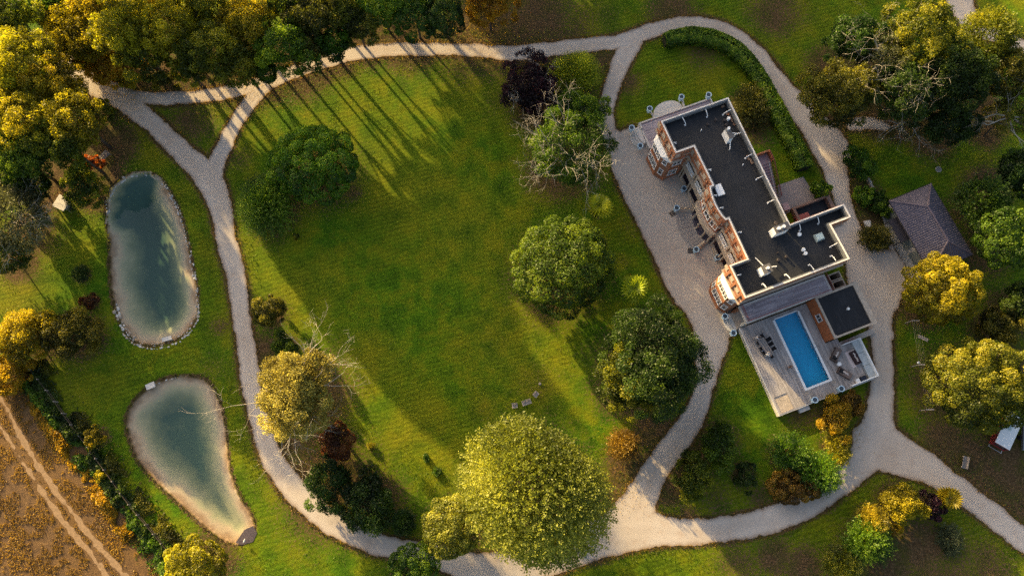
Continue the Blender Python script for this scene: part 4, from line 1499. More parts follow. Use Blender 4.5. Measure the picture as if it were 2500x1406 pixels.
# south west landing with two curved steps
sl = hframe('south_landing', 27.4, 8.9, 0, 'stone landing with two curved white steps between the south bay and the deck', 'steps')
MB().box(-1.15, .1, 0, 1.15, 1.4, .84).build('landing', M_STONEB, sl)
for k in range(3):
    r_ = 1.15 - k * .35
    pts = [(-1.25 + k * .05, .09)] + [(1.3 * math.sin(t), -.0 - r_ * math.cos(t) ** .7) for t in np.linspace(-1.2, 1.2, 12)] + [(1.25 - k * .05, .09)]
    MB().prism(pts, .001, .22 + k * .22).build('step', M_STONEW, sl)

# corner bench, screen walls
cb = hframe('corner_bench', 41.0, -5.6, DZ, 'pale grey built in bench with white screen wall in the deck corner', 'bench')
MB().box(-5.5, .15, 0, .0, .3, .85).build('screen_wall', M_WHITE, cb)
MB().box(-5.5, -2.2, 0, -5.36, .148, .75).build('end_screen', M_WHITE, cb)
MB().box(-.12, -3.6, 0, .0, .148, .75).build('south_screen', M_WHITE, cb)
for k in range(3):
    x0 = -5.34 + k * 1.75
    MB().box(x0 + .01, -.85, 0, x0 + 1.72, .146, .42).build('seat_block', mat('pale_blue_grey_render', (0.40, 0.43, 0.43), .6, .12, 2), cb)


def at_px(px, py, z):
    w = G(px, py, z)
    return (w[0], w[1])


def dirpx(a, b, z):
    p, q = G(*a, z), G(*b, z)
    return math.atan2(q[1] - p[1], q[0] - p[0])


rug = MB().prism([(p[0], p[1]) for p in (G(2062, 861.5, DZ), G(2089, 850, DZ), G(2103, 887, DZ), G(2082.5, 899, DZ))], DZ + .005, DZ + .025).build('rug', mat('pink_rug', (0.66, 0.55, 0.52), .95, .1, 8))
tag(rug, 'pale pink rectangular rug under the dark sofa on the deck', 'rug')


def sofa():
    a = dirpx((2078, 859), (2096, 889), DZ)
    w = at_px(2088, 873, DZ + .3)
    o = empty('sofa', (w[0], w[1], DZ + .026), a, 'dark brown two seat sofa with pale throw on the pink rug', 'sofa')
    MB().rbox((0, 0, .05), (1.85, .85, .33)).build('seat_base', M_DKBROWN, o)
    MB().rbox((0, -.34, .382), (1.85, .18, .36)).build('backrest', M_DKBROWN, o)
    for s in (-1, 1):
        MB().rbox((s * .86, .06, .382), (.14, .62, .2)).build('arm', M_DKBROWN, o)
        MB().rbox((s * .39, .07, .383), (.72, .58, .13)).build('cushion', M_DKBROWN, o)
    mb = MB()
    for k in range(7):
        mb.rbox((-.6 + k * .18, -.02 + .05 * math.sin(k * 1.7), .515 + .004 * (k % 2)), (.2, .17, .035), rs.uniform(-.4, .4))
    mb.build('throw', M_LINEN, o)
    for sx in (-.85, .85):
        for sy in (-.36, .36):
            MB().rbox((sx, sy, 0), (.07, .07, .05)).build('leg', M_IRON, o)


sofa()
w = at_px(2103, 868, DZ + .4)
o = empty('footstool', (w[0], w[1], DZ), dirpx((2096, 872), (2108, 866), DZ), 'dark low footstool between sofa and pale bench', 'stool')
MB().rbox((0, 0, .12), (.85, .62, .28)).build('seat', M_DKBROWN, o)
for sx in (-.36, .36):
    for sy in (-.25, .25):
        MB().rbox((sx, sy, 0), (.06, .06, .12)).build('leg', M_IRON, o)


def lounger(px, py, a, b, label, flip):
    ang = dirpx(a, b, DZ)
    w = at_px(px, py, DZ + .3)
    o = empty('sun_lounger', (w[0], w[1], DZ), ang, label, 'sun lounger', 'brown sun loungers by the pool')
    MB().rbox((0, 0, .12), (1.95, .98, .18)).build('frame', M_RATTAN, o)
    for sx in (-.9, .9):
        for sy in (-.42, .42):
            MB().rbox((sx, sy, 0), (.08, .08, .12)).build('leg', M_RATTAN, o)
    MB().rbox((.1, 0, .302), (1.7, .88, .14)).build('mattress', M_CUSHION, o)
    MB().rbox((-.9, 0, .302), (.12, .98, .34)).build('headboard', M_RATTAN, o)
    MB().rbox((0, .45 * flip, .445), (1.6, .07, .05)).build('side_rail', M_RATTAN, o)
    MB().rbox((-.5, .02, .443), (.5, .6, .1), 0, taper=.85).build('pillow', M_BLACK, o)
    mb = MB()
    for k in range(6):
        mb.rbox((-.25 + k * .13, -.05 * flip + .07 * math.sin(k * 2), .545 - .018 * k + .0), (.2, .16, .04), rs.uniform(-.6, .6))
    mb.build('towel', M_LINEN, o)


lounger(2041, 866, (2033, 881), (2046, 853), 'brown padded sun lounger nearer the annex beside the white round table', 1)
lounger(2062, 911, (2050, 904), (2072, 917), 'brown padded sun lounger nearer the deck edge beside the white round table', -1)
w = at_px(2049.5, 888.5, DZ + .45)
o = empty('side_table', (w[0], w[1], DZ), 0, 'round white side table between the two loungers', 'table')
MB().cyl(0, 0, .43, .47, .27, n=20).build('table_top', M_WHITE, o)
MB().cyl(0, 0, .03, .428, .04, n=8).build('stem', M_WHITE, o)
MB().cyl(0, 0, 0, .03, .2, n=16).build('foot', M_WHITE, o)
w = at_px(2105, 925, DZ + .3)
o = empty('planter_box', (w[0], w[1], DZ), dirpx((2092, 931), (2114, 921), DZ), 'dark rectangular box by the white screen in the deck corner', 'box')
MB().rbox((.12, 0, 0), (.9, .62, .5)).build('body', M_BLACK, o)
MB().rbox((.12, 0, .502), (.8, .52, .03)).build('lid', mat('dark_navy_lid', (0.02, 0.024, 0.04), .4, .2, 4), o)
w = at_px(2094, 929, DZ + .3)
o = empty('cool_box', (w[0], w[1], DZ), dirpx((2092, 931), (2114, 921), DZ), 'small white cool box next to the dark box on the deck', 'box')
MB().rbox((0, 0, 0), (.42, .5, .4)).build('body', M_WHITE, o)
MB().rbox((0, 0, .402), (.46, .54, .07)).build('lid', M_WHITE, o)
for px, py, lab in ((1970.5, 959, 'below the pool, nearer the sunken landing'), (2036.5, 931, 'below the pool corner, nearer the loungers')):
    w = at_px(px, py, DZ)
    o = empty('deck_hatch', (w[0], w[1], DZ), HROT, 'small square timber hatch in the deck ' + lab, 'hatch', 'deck hatches')
    MB().rbox((0, 0, .003), (.5, .5, .012)).build('lid', M_OLDWOOD, o)
    MB().rbox((0, .14, .016), (.1, .03, .012)).build('handle', M_STEEL, o)

# ------------------------------------------------------------------ dining table, chairs
TA = dirpx((1857, 828), (1884, 868), DZ + .7)
w = at_px(1869, 847, DZ + .72)
tb = empty('dining_table', (w[0], w[1], DZ), TA, 'long grey slatted outdoor dining table on the deck', 'table')
for k in range(6):
    MB().rbox((0, -.4 + k * .16, .70), (2.55, .145, .04)).build('slat', M_OLDWOOD if k % 2 else mat('grey_slat', (0.17, 0.155, 0.16), .8, .2, 6), tb)
MB().rbox((0, 0, .62), (2.3, .75, .078)).build('apron', M_IRON, tb)
for sx in (-1.1, 1.1):
    for sy in (-.36, .36):
        MB().rbox((sx, sy, 0), (.08, .08, .62)).build('leg', M_IRON, tb)


def chair():
    o = empty('dining_chair', (0, 0, 0))
    MB().rbox((0, 0, .42), (.5, .52, .05)).build('seat', M_BLACK, o)
    MB().add([(-.25, -.26, .5), (-.25, .26, .5), (-.33, .26, .92), (-.33, -.26, .92), (-.22, -.26, .5), (-.22, .26, .5), (-.30, .26, .92), (-.30, -.26, .92)],
             [(0, 3, 2, 1), (4, 5, 6, 7), (0, 4, 7, 3), (1, 2, 6, 5), (3, 7, 6, 2), (0, 1, 5, 4)]).build('backrest', M_BLACK, o)
    for sx in (-.22, .22):
        for sy in (-.24, .24):
            MB().cyl(sx, sy, 0, .42, .02, n=6).build('leg', M_STEEL, o)
    for sy in (-.28, .28):
        MB().tube([(.22, sy, .42), (.22, sy, .64), (-.25, sy, .66)], .018, 5).build('armrest', M_STEEL, o)
    return o


CH = [(1851.5, 836.5, 'L', 'on the lawn side of the dining table, first from the house'), (1859, 850.5, 'L', 'on the lawn side of the dining table, in the middle'), (1865, 861, 'L', 'on the lawn side of the dining table, farthest from the house'),
      (1875, 829, 'R', 'on the pool side of the dining table, first from the house'), (1880, 840.5, 'R', 'on the pool side of the dining table, in the middle'), (1886.5, 852, 'R', 'on the pool side of the dining table, farthest from the house'),
      (1860.5, 821, 'T', 'at the house end of the dining table'), (1882.5, 868.5, 'B', 'at the far end of the dining table')]
c0 = None
for px, py, side, lab in CH:
    w = at_px(px, py, DZ + .45)
    o = chair() if c0 is None else copy_tree(c0)
    c0 = c0 or o
    o.location = (w[0], w[1], DZ)
    o.rotation_euler.z = {'L': TA + R(90), 'R': TA - R(90), 'T': TA, 'B': TA + R(180)}[side]
    tag(o, 'black dining chair ' + lab, 'chair', 'chairs around the dining table')


# ------------------------------------------------------------------ people
def person(px, py, rz, label, shirt, legs, hair, skin, lean=0.0, arms='down', shoes=(.03, .03, .03)):
    w = at_px(px, py, DZ + 1.0)
    ro = empty('person', (w[0], w[1], DZ), rz, label, 'person')
    L = lean
    J = {'pelvis': ((0, 0, .92), .125), 'waist': ((L * .3, 0, 1.08), .115), 'chest': ((L * .8, 0, 1.30), .135), 'neck': ((L * 1.15, 0, 1.45), .055), 'jaw': ((L * 1.25 + .01, 0, 1.54), .078), 'crown': ((L * 1.35, 0, 1.64), .088)}
    E = [('pelvis', 'waist'), ('waist', 'chest'), ('chest', 'neck'), ('neck', 'jaw'), ('jaw', 'crown')]
    J['nose'] = ((L * 1.3 + .105, 0, 1.57), .014)
    E.append(('jaw', 'nose'))
    for s, t in ((-1, 'r'), (1, 'l')):
        J['sh' + t] = ((L * .9, s * .17, 1.38), .065)
        if arms == 'reach':
            J['el' + t] = ((L + .20, s * .23, 1.16), .045)
            J['wr' + t] = ((L + .42, s * .19, 1.08), .032)
            fd = Vector((1, 0, -.25))
        elif arms == 'bent':
            J['el' + t] = ((L + .02, s * .27, 1.12), .045)
            J['wr' + t] = ((L + .24, s * .16, 1.10), .032)
            fd = Vector((1, -s * .3, .1))
        else:
            J['el' + t] = ((L * .6 - .03, s * .25, 1.12), .045)
            J['wr' + t] = ((L * .6 + .05, s * .27, .88), .032)
            fd = Vector((.25, 0, -1))
        fd.normalize()
        wv = Vector(J['wr' + t][0])
        side = fd.cross(Vector((0, 0, 1)))
        if side.length < .3:
            side = Vector((1, 0, 0))
        side.normalize()
        J['pa' + t] = (tuple(wv + fd * .07), .034)
        E += [('chest', 'sh' + t), ('sh' + t, 'el' + t), ('el' + t, 'wr' + t), ('wr' + t, 'pa' + t)]
        for q, (off, ln) in enumerate(((-.036, .075), (-.012, .09), (.012, .085), (.034, .065))):
            J['f%d%s' % (q, t)] = (tuple(wv + fd * (.07 + .03) + side * off), .010)
            J['g%d%s' % (q, t)] = (tuple(wv + fd * (.09 + ln) + side * off * 1.25 + Vector((0, 0, -.012))), .008)
            E += [('pa' + t, 'f%d%s' % (q, t)), ('f%d%s' % (q, t), 'g%d%s' % (q, t))]
        J['th' + t] = (tuple(wv + fd * .06 + side * (.06 if t == 'l' else -.06)), .011)
        E.append(('pa' + t, 'th' + t))
        st = .09 * s if arms != 'down' else .14 * s
        J['hi' + t] = ((0, s * .09, .88), .095)
        J['kn' + t] = ((.03 + st * .4, s * .105, .49), .062)
        J['an' + t] = ((st, s * .11, .09), .042)
        J['to' + t] = ((st + .16, s * .12, .04), .036)
        E += [('pelvis', 'hi' + t), ('hi' + t, 'kn' + t), ('kn' + t, 'an' + t), ('an' + t, 'to' + t)]
    names = list(J)
    me = bpy.data.meshes.new('body_skeleton')
    me.from_pydata([J[k][0] for k in names], [(names.index(a), names.index(b)) for a, b in E], [])
    tmp = bpy.data.objects.new('body', me)
    COL.objects.link(tmp)
    md = tmp.modifiers.new('skin', 'SKIN')
    md.use_smooth_shade = True
    for i, k in enumerate(names):
        sv = me.skin_vertices[0].data[i]
        r = J[k][1]
        sv.radius = (r, r * (1.25 if k in ('chest', 'pelvis', 'waist') else 1.0))
        sv.use_root = (k == 'pelvis')
    ss = tmp.modifiers.new('sub', 'SUBSURF')
    ss.levels = ss.render_levels = 1
    dg = bpy.context.evaluated_depsgraph_get()
    m2 = bpy.data.meshes.new_from_object(tmp.evaluated_get(dg))
    bpy.data.objects.remove(tmp)
    for nm, c in (('shirt', shirt), ('skin', skin), ('legs', legs), ('shoes', shoes)):
        m2.materials.append(mat('person_%s_%d_%d' % (nm, px, py), c, .85, .1, 8))
    bone = {'sh': 0, 'chest': 0, 'waist': 0, 'neck': 1, 'jaw': 1, 'crown': 1, 'nose': 1, 'el': 0, 'wr': 1, 'pa': 1, 'f': 1, 'g': 1, 'th': 1, 'pelvis': 2, 'hi': 2, 'kn': 2, 'an': 3, 'to': 3}
    segs = [(Vector(J[a][0]), Vector(J[b][0]), b) for a, b in E]
    for p in m2.polygons:
        best, bd = None, 9
        for a, b, k in segs:
            ab = b - a
            t = max(0, min(1, (p.center - a).dot(ab) / max(ab.length_squared, 1e-9)))
            d = (a + ab * t - p.center).length
            if d < bd:
                bd, best = d, k
        key = best if best in bone else (best[:2] if best[:2] in bone else best[:1])
        p.material_index = bone.get(key, 0)
        p.use_smooth = True
    link('body', m2, None, ro)
    cx, cz = L * 1.35 - .005, 1.655
    hm = MB()
    vs, fs = [], []
    for i in range(7):
        ph = i / 6 * 1.75
        for j in range(14):
            th = 2 * math.pi * j / 14
            fr = 1.0 if math.cos(th) < .5 or i < 4 else .84
            vs.append((cx - .008 + .108 * math.sin(ph) * math.cos(th) * fr, .1 * math.sin(ph) * math.sin(th), cz + .105 * math.cos(ph)))
    for i in range(6):
        for j in range(14):
            fs.append((i * 14 + j, (i + 1) * 14 + j, (i + 1) * 14 + (j + 1) % 14, i * 14 + (j + 1) % 14))
    hm.add(vs, fs)
    hm.build('hair', mat('hair_%d' % px, hair, .7, .2, 20), ro, True)
    ey = MB()
    for s in (-1, 1):
        ey.rbox((L * 1.3 + .086, s * .034, 1.585), (.012, .024, .014))
    ey.rbox((L * 1.25 + .082, 0, 1.515), (.012, .045, .01))
    ey.build('face_features', mat('eye_dark', (.05, .03, .03), .5), ro)
    return ro


person(1846, 824, TA + R(55), 'person with dark hair and pale shirt beside the house end of the dining table', (.55, .53, .55), (.30, .28, .30), (.02, .014, .012), (.45, .28, .2), .12, 'reach')
person(1872, 866, TA + R(70), 'person in white shirt with pale hair at the far end of the dining table', (.78, .76, .74), (.50, .48, .46), (.62, .58, .52), (.5, .33, .25), .1, 'reach')
person(1928, 896, R(20), 'person in black top with bare legs walking along the pool edge', (.018, .015, .018), (.45, .28, .21), (.06, .035, .025), (.48, .31, .24), .05, 'bent')

# ------------------------------------------------------------------ garage
GA = [Vector((52.58, 36.0)), Vector((58.74, 38.56)), Vector((63.07, 28.22)), Vector((56.91, 25.67))]     # eaves NW, NE, SE, SW at 3 m
gdir = (GA[3] - GA[0]).normalized()
gang = math.atan2(gdir.y, gdir.x)
GL_, GW_ = (GA[3] - GA[0]).length, (GA[1] - GA[0]).length
gar = empty('garage', (GA[0].x, GA[0].y, 0), gang, 'garage with hipped purple grey corrugated roof east of the yard', 'garage')
MB().box(.35, .35, 0, GL_ - .35, GW_ - .35, 2.95).build('walls', mat('cream_render', (0.42, 0.37, 0.31), .85, .15, 1.5), gar)
ZE, ZG = 2.98, 4.75
r0, r1 = 3.0, GL_ - 2.9
M_RTILE = mat('purple_grey_roof_sheet', (0.105, 0.092, 0.118), .55, .22, 1.6)
mb = MB()
mb.add([(0, 0, ZE), (GL_, 0, ZE), (GL_, GW_, ZE), (0, GW_, ZE), (r0, GW_ / 2, ZG), (r1, GW_ / 2, ZG), (0, 0, ZE - .15), (GL_, 0, ZE - .15), (GL_, GW_, ZE - .15), (0, GW_, ZE - .15)],
       [(0, 1, 5, 4), (1, 2, 5), (2, 3, 4, 5), (3, 0, 4), (0, 6, 7, 1), (1, 7, 8, 2), (2, 8, 9, 3), (3, 9, 6, 0), (9, 8, 7, 6)])
mb.build('roof', M_RTILE, gar)
rib = MB()
S = .31
k = S
while k < GL_:
    f = min(1, k / r0, (GL_ - k) / (GL_ - r1))
    for s in (0, 1):
        y0, y1 = (0.0, f * GW_ / 2) if s == 0 else (GW_, GW_ - f * GW_ / 2)
        z1 = ZE + (ZG - ZE) * f
        rib.tube([(k, y0, ZE + .03), (k, y1, z1 + .03)], .055, 4)
    k += S
k = S
while k < GW_:
    f = min(k, GW_ - k) / (GW_ / 2)
    rib.tube([(0, k, ZE + .03), (r0 * f, k, ZE + (ZG - ZE) * f + .03)], .055, 4)
    rib.tube([(GL_, k, ZE + .03), (GL_ - (GL_ - r1) * f, k, ZE + (ZG - ZE) * f + .03)], .055, 4)
    k += S
rib.build('roof_ribs', M_RTILE, gar)['kind'] = 'stuff'
cap = MB()
for a, b in (((r0, GW_ / 2, ZG), (r1, GW_ / 2, ZG)), ((0, 0, ZE), (r0, GW_ / 2, ZG)), ((0, GW_, ZE), (r0, GW_ / 2, ZG)), ((GL_, 0, ZE), (r1, GW_ / 2, ZG)), ((GL_, GW_, ZE), (r1, GW_ / 2, ZG))):
    cap.tube([(a[0], a[1], a[2] + .05), (b[0], b[1], b[2] + .05)], .13, 6)
cap.build('ridge_cap', mat('ridge_purple', (0.12, 0.095, 0.115), .6, .2, 2), gar)
MB().tube([(-.06, -.06, ZE - .05), (GL_ + .06, -.06, ZE - .05), (GL_ + .06, GW_ + .06, ZE - .05), (-.06, GW_ + .06, ZE - .05), (-.06, -.06, ZE - .05)], .07, 6).build('gutter', M_IRON, gar)
for k in range(3):
    MB().box(1.2 + k * 3.2, .3, 0, 3.8 + k * 3.2, .352, 2.4).build('garage_door', mat('green_grey_door', (0.16, 0.17, 0.15), .6, .15, 3), gar)
aw = empty('lean_to_awning', G(2195, 561, 2.2) + (0,), gang, 'dark flat lean to awning in front of the garage', 'awning')
MB().box(-1.75, -.72, 2.15, 1.75, .72, 2.22).build('awning_roof', mat('dark_awning', (0.028, 0.025, 0.032), .7, .2, 3), aw)
for sx in (-1.6, 1.6):
    for sy in (-.6, .6):
        MB().box(sx - .05, sy - .05, 0, sx + .05, sy + .05, 2.15).build('post', M_IRON, aw)
ap = MB().prism(GL([(2150, 519), (2176, 505), (2196, 540), (2262, 645), (2240, 700), (2222, 672), (2165, 568)]), .034, .07).build('concrete_apron', M_CONC)
tag(ap, 'pale concrete apron along the front of the garage', 'paving', kind='structure')
up = MB().prism(GL([(2046, 838), (2131, 801), (2136, 813), (2104, 827), (2052, 849)]), .034, .3).build('annex_path', M_CONC)
tag(up, 'narrow pale paving strip along the south side of the annex', 'paving', kind='structure')

# ------------------------------------------------------------------ drying line
PO = [((2209.6, 789), (2215, 2234)), ((2226.2, 894.6), None), ((2243.8, 1002), None)]
cl = empty('clothes_line', G(2226.2, 894.6) + (0,), 0, 'long clothes drying line with three T shaped posts on the grass', 'clothes line')
b0 = Vector(G(2226.2, 894.6))
heads = []
for px, py in ((2209.6, 789), (2226.2, 894.6), (2243.8, 1002)):
    p = Vector(G(px, py)) - b0
    post = MB().box(p.x - .05, p.y - .05, 0, p.x + .05, p.y + .05, 1.9).build('post', M_OLDWOOD, cl)
    MB().box(p.x - .06, p.y - .06, 1.902, p.x + .95, p.y + .06, 1.97).build('crossbar', M_LINEN, cl)
    heads.append(p)
for k in range(5):
    x = -.05 + k * .22
    MB().tube([(h.x + x, h.y, 1.99) for h in heads], .007, 4).build('wire', M_STONEB, cl)
w = G(2242, 885, 1.6)
o = empty('peg_bag', (w[0], w[1], 0), 0, 'small white peg bag hanging on the middle post of the clothes line', 'bag')
MB().lathe(0, 0, [(.12, 1.45), (.17, 1.6), (.14, 1.8), (.05, 1.9)], 10).build('bag', M_WHITE, o)


def plank(px0, py0, px1, py1, wid, th, m, name, label, cat, z=.02):
    a, b = Vector(G(px0, py0)), Vector(G(px1, py1))
    c = (a + b) / 2
    o = empty(name, (c.x, c.y, z), math.atan2((b - a).y, (b - a).x), label, cat)
    L_ = (b - a).length
    bm = MB().rbox((0, 0, 0), (L_, wid, th)).mesh('plank', m)
    link('slab', bm, None, o)
    MB().rbox((L_ * .32, 0, -.15), (.12, wid * .8, .149)).rbox((-L_ * .32, 0, -.15), (.12, wid * .8, .149)).build('bearer', m, o)
    return o


plank(2241, 820, 2265, 831, .45, .1, M_STONEB, 'stone_slab', 'pale broken stone slab lying in the grass by the drying line', 'slab')
plank(396, 830, 419, 824, .55, .16, M_STONEW, 'jetty_slab', 'white stone slab at the lower end of the oval pond', 'slab', -.05)
plank(357, 946, 378, 937, .75, .16, M_STONEW, 'jetty_slab', 'pale stone slab at the upper left rim of the teardrop pond', 'slab', -.05)
plank(2440, 445, 2462, 428, .25, .2, M_TWIG, 'fallen_log', 'pale fallen log in the dark grass above the blue green tree', 'log')


def bench(px, py, ang, L_, label, name='garden_bench', m=M_OLDWOOD, group=None):
    w = G(px, py, .4)
    o = empty(name, (w[0], w[1], 0), ang, label, 'bench' if L_ > 1 else 'chair', group)
    for k in range(4):
        MB().rbox((0, -.2 + k * .135, .42), (L_, .12, .035)).build('seat_slat', m, o)
    for k in range(3):
        MB().rbox((0, .3 + k * .03, .5 + k * .13), (L_, .03, .11)).build('back_slat', m, o)
    for s in (-1, 1):
        MB().rbox((s * (L_ / 2 - .06), .27, 0), (.07, .07, .86)).build('leg', m, o)
        MB().rbox((s * (L_ / 2 - .06), -.22, 0), (.07, .07, .62)).build('leg', m, o)
        MB().rbox((s * (L_ / 2 - .06), .02, .622), (.08, .6, .04)).build('arm', m, o)
    return o


M_LAWNF = mat('grey_pink_teak', (0.42, 0.35, 0.32), .8, .2, 5)
bench(1257, 991, R(8), .72, 'small wooden garden armchair left of the bench on the big lawn', 'garden_armchair', M_LAWNF, 'wooden seats on the lawn')
bench(1286, 983, R(20), 1.25, 'two seat wooden garden bench between the armchairs on the big lawn', 'garden_bench', M_LAWNF, 'wooden seats on the lawn')
bench(1309, 963, R(52), .72, 'small wooden garden armchair right of the bench on the big lawn', 'garden_armchair', M_LAWNF, 'wooden seats on the lawn')
bench(257, 382, R(50), 1.5, 'pale wooden bench in the grass above the oval pond', 'garden_bench')
w = G(1318, 937)
o = empty('stump_stool', (w[0], w[1], 0), 0, 'little wooden stump stool above the lawn seats', 'stool')
MB().lathe(0, 0, [(.2, 0), (.16, .1), (.17, .36), (.15, .38)], 10).build('stump', M_OLDWOOD, o)
# timber trough and wheelbarrow-like cart on the dry ground
w = G(2353, 1128)
o = empty('timber_trough', (w[0], w[1], 0), R(72), 'long narrow timber trough on the dry ground below the round tree', 'trough')
MB().rbox((0, 0, .12), (1.6, .5, .05)).build('floor_board', M_OLDWOOD, o)
for s in (-1, 1):
    MB().add([(-.8, s * .24, .17), (.8, s * .24, .17), (.8, s * .36, .5), (-.8, s * .36, .5), (-.8, s * .28, .17), (.8, s * .28, .17), (.8, s * .40, .5), (-.8, s * .40, .5)],
             [(0, 1, 2, 3), (7, 6, 5, 4), (0, 4, 5, 1), (3, 2, 6, 7), (0, 3, 7, 4), (1, 5, 6, 2)]).build('side_board', M_OLDWOOD, o)
    MB().rbox((s * .7, 0, 0), (.1, .6, .118)).build('foot', M_OLDWOOD, o)
# small table-like shed roof at far left
w = G(150, 495, .8)
o = empty('stone_table', (w[0], w[1], 0), R(-25), 'pale mottled stone table under the orange and green bush at the left', 'table')
MB().rbox((0, 0, .72), (1.9, 1.9, .12)).build('table_top', M_STONEW, o)
for s in (-1, 1):
    MB().rbox((s * .6, 0, 0), (.3, 1.2, .718)).build('support', M_STONEB, o)

# camper trailer, half under the round tree
w = G(2466, 1052, 2.0)
cv = empty('camper_trailer', (w[0], w[1], 0), R(58), 'white roofed camper trailer with red side, half hidden under the round tree', 'trailer')
M_RED = mat('dark_red_paint', (0.20, 0.028, 0.030), .35, .1, 3, spec=.5)
MB().rbox((0, 0, .45), (4.6, 1.95, 1.35)).build('body', M_RED, cv)
MB().rbox((.1, 0, 1.803), (4.7, 2.05, .09), 0, taper=.97).build('roof', M_WHITE, cv)
MB().rbox((.4, .2, 1.895), (.7, .6, .08)).build('roof_hatch', M_GLASSL, cv)
MB().rbox((-2.33, 0, 1.15), (.04, 1.5, .55)).build('window', M_GLASS, cv)
for s in (-1, 1):
    MB().rbox((-2.34, s * .85, .62), (.05, .16, .3)).build('tail_light', mat('tail_light_red', (.4, .02, .02), .3), cv)
    wh = MB()
    prof = [(.20, -.09), (.32, -.1), (.34, -.05), (.34, .05), (.32, .1), (.20, .09)]
    n = 16
    vs = [(r * math.cos(2 * math.pi * i / n), z + s * .92, .34 + r * math.sin(2 * math.pi * i / n)) for r, z in prof for i in range(n)]
    fs = [(k * n + i, k * n + (i + 1) % n, (k + 1) * n + (i + 1) % n, (k + 1) * n + i) for k in range(5) for i in range(n)]
    wh.add(vs, fs + [tuple(range(n)), tuple(5 * n + i for i in range(n - 1, -1, -1))])
    wh.build('wheel', M_BLACK, cv)
MB().box(-2.75, -.95, .5, -2.7, .95, .58).box(-2.7, -.9, .5, -2.3, -.84, .56).box(-2.7, .84, .5, -2.3, .9, .56).build('rear_rack', M_STEEL, cv)
MB().tube([(2.3, .5, .5), (3.4, 0, .5), (2.3, -.5, .5)], .05, 6).build('drawbar', M_IRON, cv)
# second trailer at the picture edge
w = G(2512, 1070, .8)
c2 = empty('flat_trailer', (w[0], w[1], 0), R(80), 'grey flat trailer at the right edge beside the camper', 'trailer')
MB().rbox((0, 0, .5), (3.2, 1.6, .12)).build('bed', M_STEEL, c2)
MB().rbox((0, .78, .622), (3.2, .05, .35)).rbox((0, -.78, .622), (3.2, .05, .35)).build('side_board', M_LINING, c2)
for s in (-1, 1):
    link('wheel', wh.mesh('wheel', M_BLACK), None, c2).location = (0, s * .95 - .92, 0)

# manhole lids, fence along the field, gate strip, bird
for px, py, r, lab in ((2291, 414, .36, 'round grey manhole cover in the dark grass above the garage'), (2118, 547, .42, 'square pale utility cover in the flower bed by the yard')):
    w = G(px, py)
    o = empty('manhole_cover', (w[0], w[1], 0), R(10), lab, 'manhole cover')
    if r < .4:
        MB().cyl(0, 0, -.05, .06, r + .08, n=20).build('collar', M_CONC, o)
        MB().cyl(0, 0, .062, .085, r, n=20).build('lid', M_LINING, o)
    else:
        MB().rbox((0, 0, 0), (1.0, 1.0, .12)).build('collar', M_CONC, o)
        MB().rbox((0, 0, .122), (.8, .8, .03)).build('lid', M_STONEW, o)
fe = empty('field_fence', FIELD_E[4] + (0,), 0, 'old post and rail fence between the dry field and the pond grass', 'fence')
fp = catmull([(p[0] + .6, p[1] + .6) for p in FIELD_E[1:10]], 5)
f0 = Vector(FIELD_E[4])
for k, p in enumerate(fp):
    if k % 2 == 0:
        MB().rbox((p[0] - f0.x, p[1] - f0.y, 0), (.12, .12, 1.15), .5).build('post', M_OLDWOOD, fe)
for z in (.5, 1.0):
    MB().tube([(p[0] - f0.x, p[1] - f0.y, z) for p in fp], .04, 4).build('rail', M_BARK, fe)
w = Vector(G(2045, 1130))
gt = empty('lattice_fence', (w.x, w.y, 0), dirpx((2038, 1148), (2052, 1112), 0), 'short cream lattice fence beside the yellow bush at the drive', 'fence')
for k in range(12):
    MB().rbox((-1.1 + k * .2, 0, 0), (.06, .05, 1.2)).build('slat', M_LINEN, gt)
for z in (.15, .6, 1.1):
    MB().rbox((0, .05, z), (2.5, .045, .07)).build('rail', M_LINEN, gt)
w = G(599, 1319)
bd = empty('white_bird', (w[0], w[1], 0.0), R(60), 'small white wading bird standing at the narrow end of the teardrop pond', 'bird')
mb = MB()
mb.tube([(-.3, 0, .34), (-.15, 0, .36), (0, 0, .38), (.12, 0, .42), (.17, 0, .52), (.14, 0, .62), (.18, 0, .70), (.24, 0, .70), (.36, 0, .68)], [.02, .08, .11, .08, .035, .03, .035, .04, .008], 8)
for s in (-1, 1):
    mb.tube([(0, s * .04, .3), (-.02, s * .04, .16), (.01, s * .04, .0), (.07, s * .05, .0)], .010, 4)
mb.build('body', M_WHITE, bd, True)
mud = MB().prism(GL([(597, 1292), (618, 1283), (628, 1300), (618, 1322), (590, 1330), (575, 1324)]), -.03, .03).build('mud_patch', mat('dark_wet_mud', (0.07, 0.055, 0.065), .6, .3, 4))
tag(mud, 'dark wet mud patch at the narrow end of the teardrop pond', 'mud', kind='structure')
wallp = [(2107, 424), (2120, 445), (2131, 470), (2140, 485)]
gw = empty('garden_wall', G(2120, 445) + (0,), 0, 'thin crumbling stone wall behind the shrubs of the yard bed', 'wall')
q = [Vector(G(*p)) - Vector(G(2120, 445)) for p in wallp]
for a, b in zip(q[:-1], q[1:]):
    n_ = int((b - a).length / .38)
    for i in range(n_):
        p = a + (b - a) * ((i + .5) / n_)
        MB().rbox((p.x, p.y, 0), (.36, .3, rs.uniform(.4, .6)), math.atan2((b - a).y, (b - a).x) + rs.uniform(-.1, .1)).build('stone', M_STONEB if i % 3 else M_ROCK, gw)


# ================================================================== VEGETATION
def unit(a):
    return a / (np.linalg.norm(a, axis=-1, keepdims=True) + 1e-9)


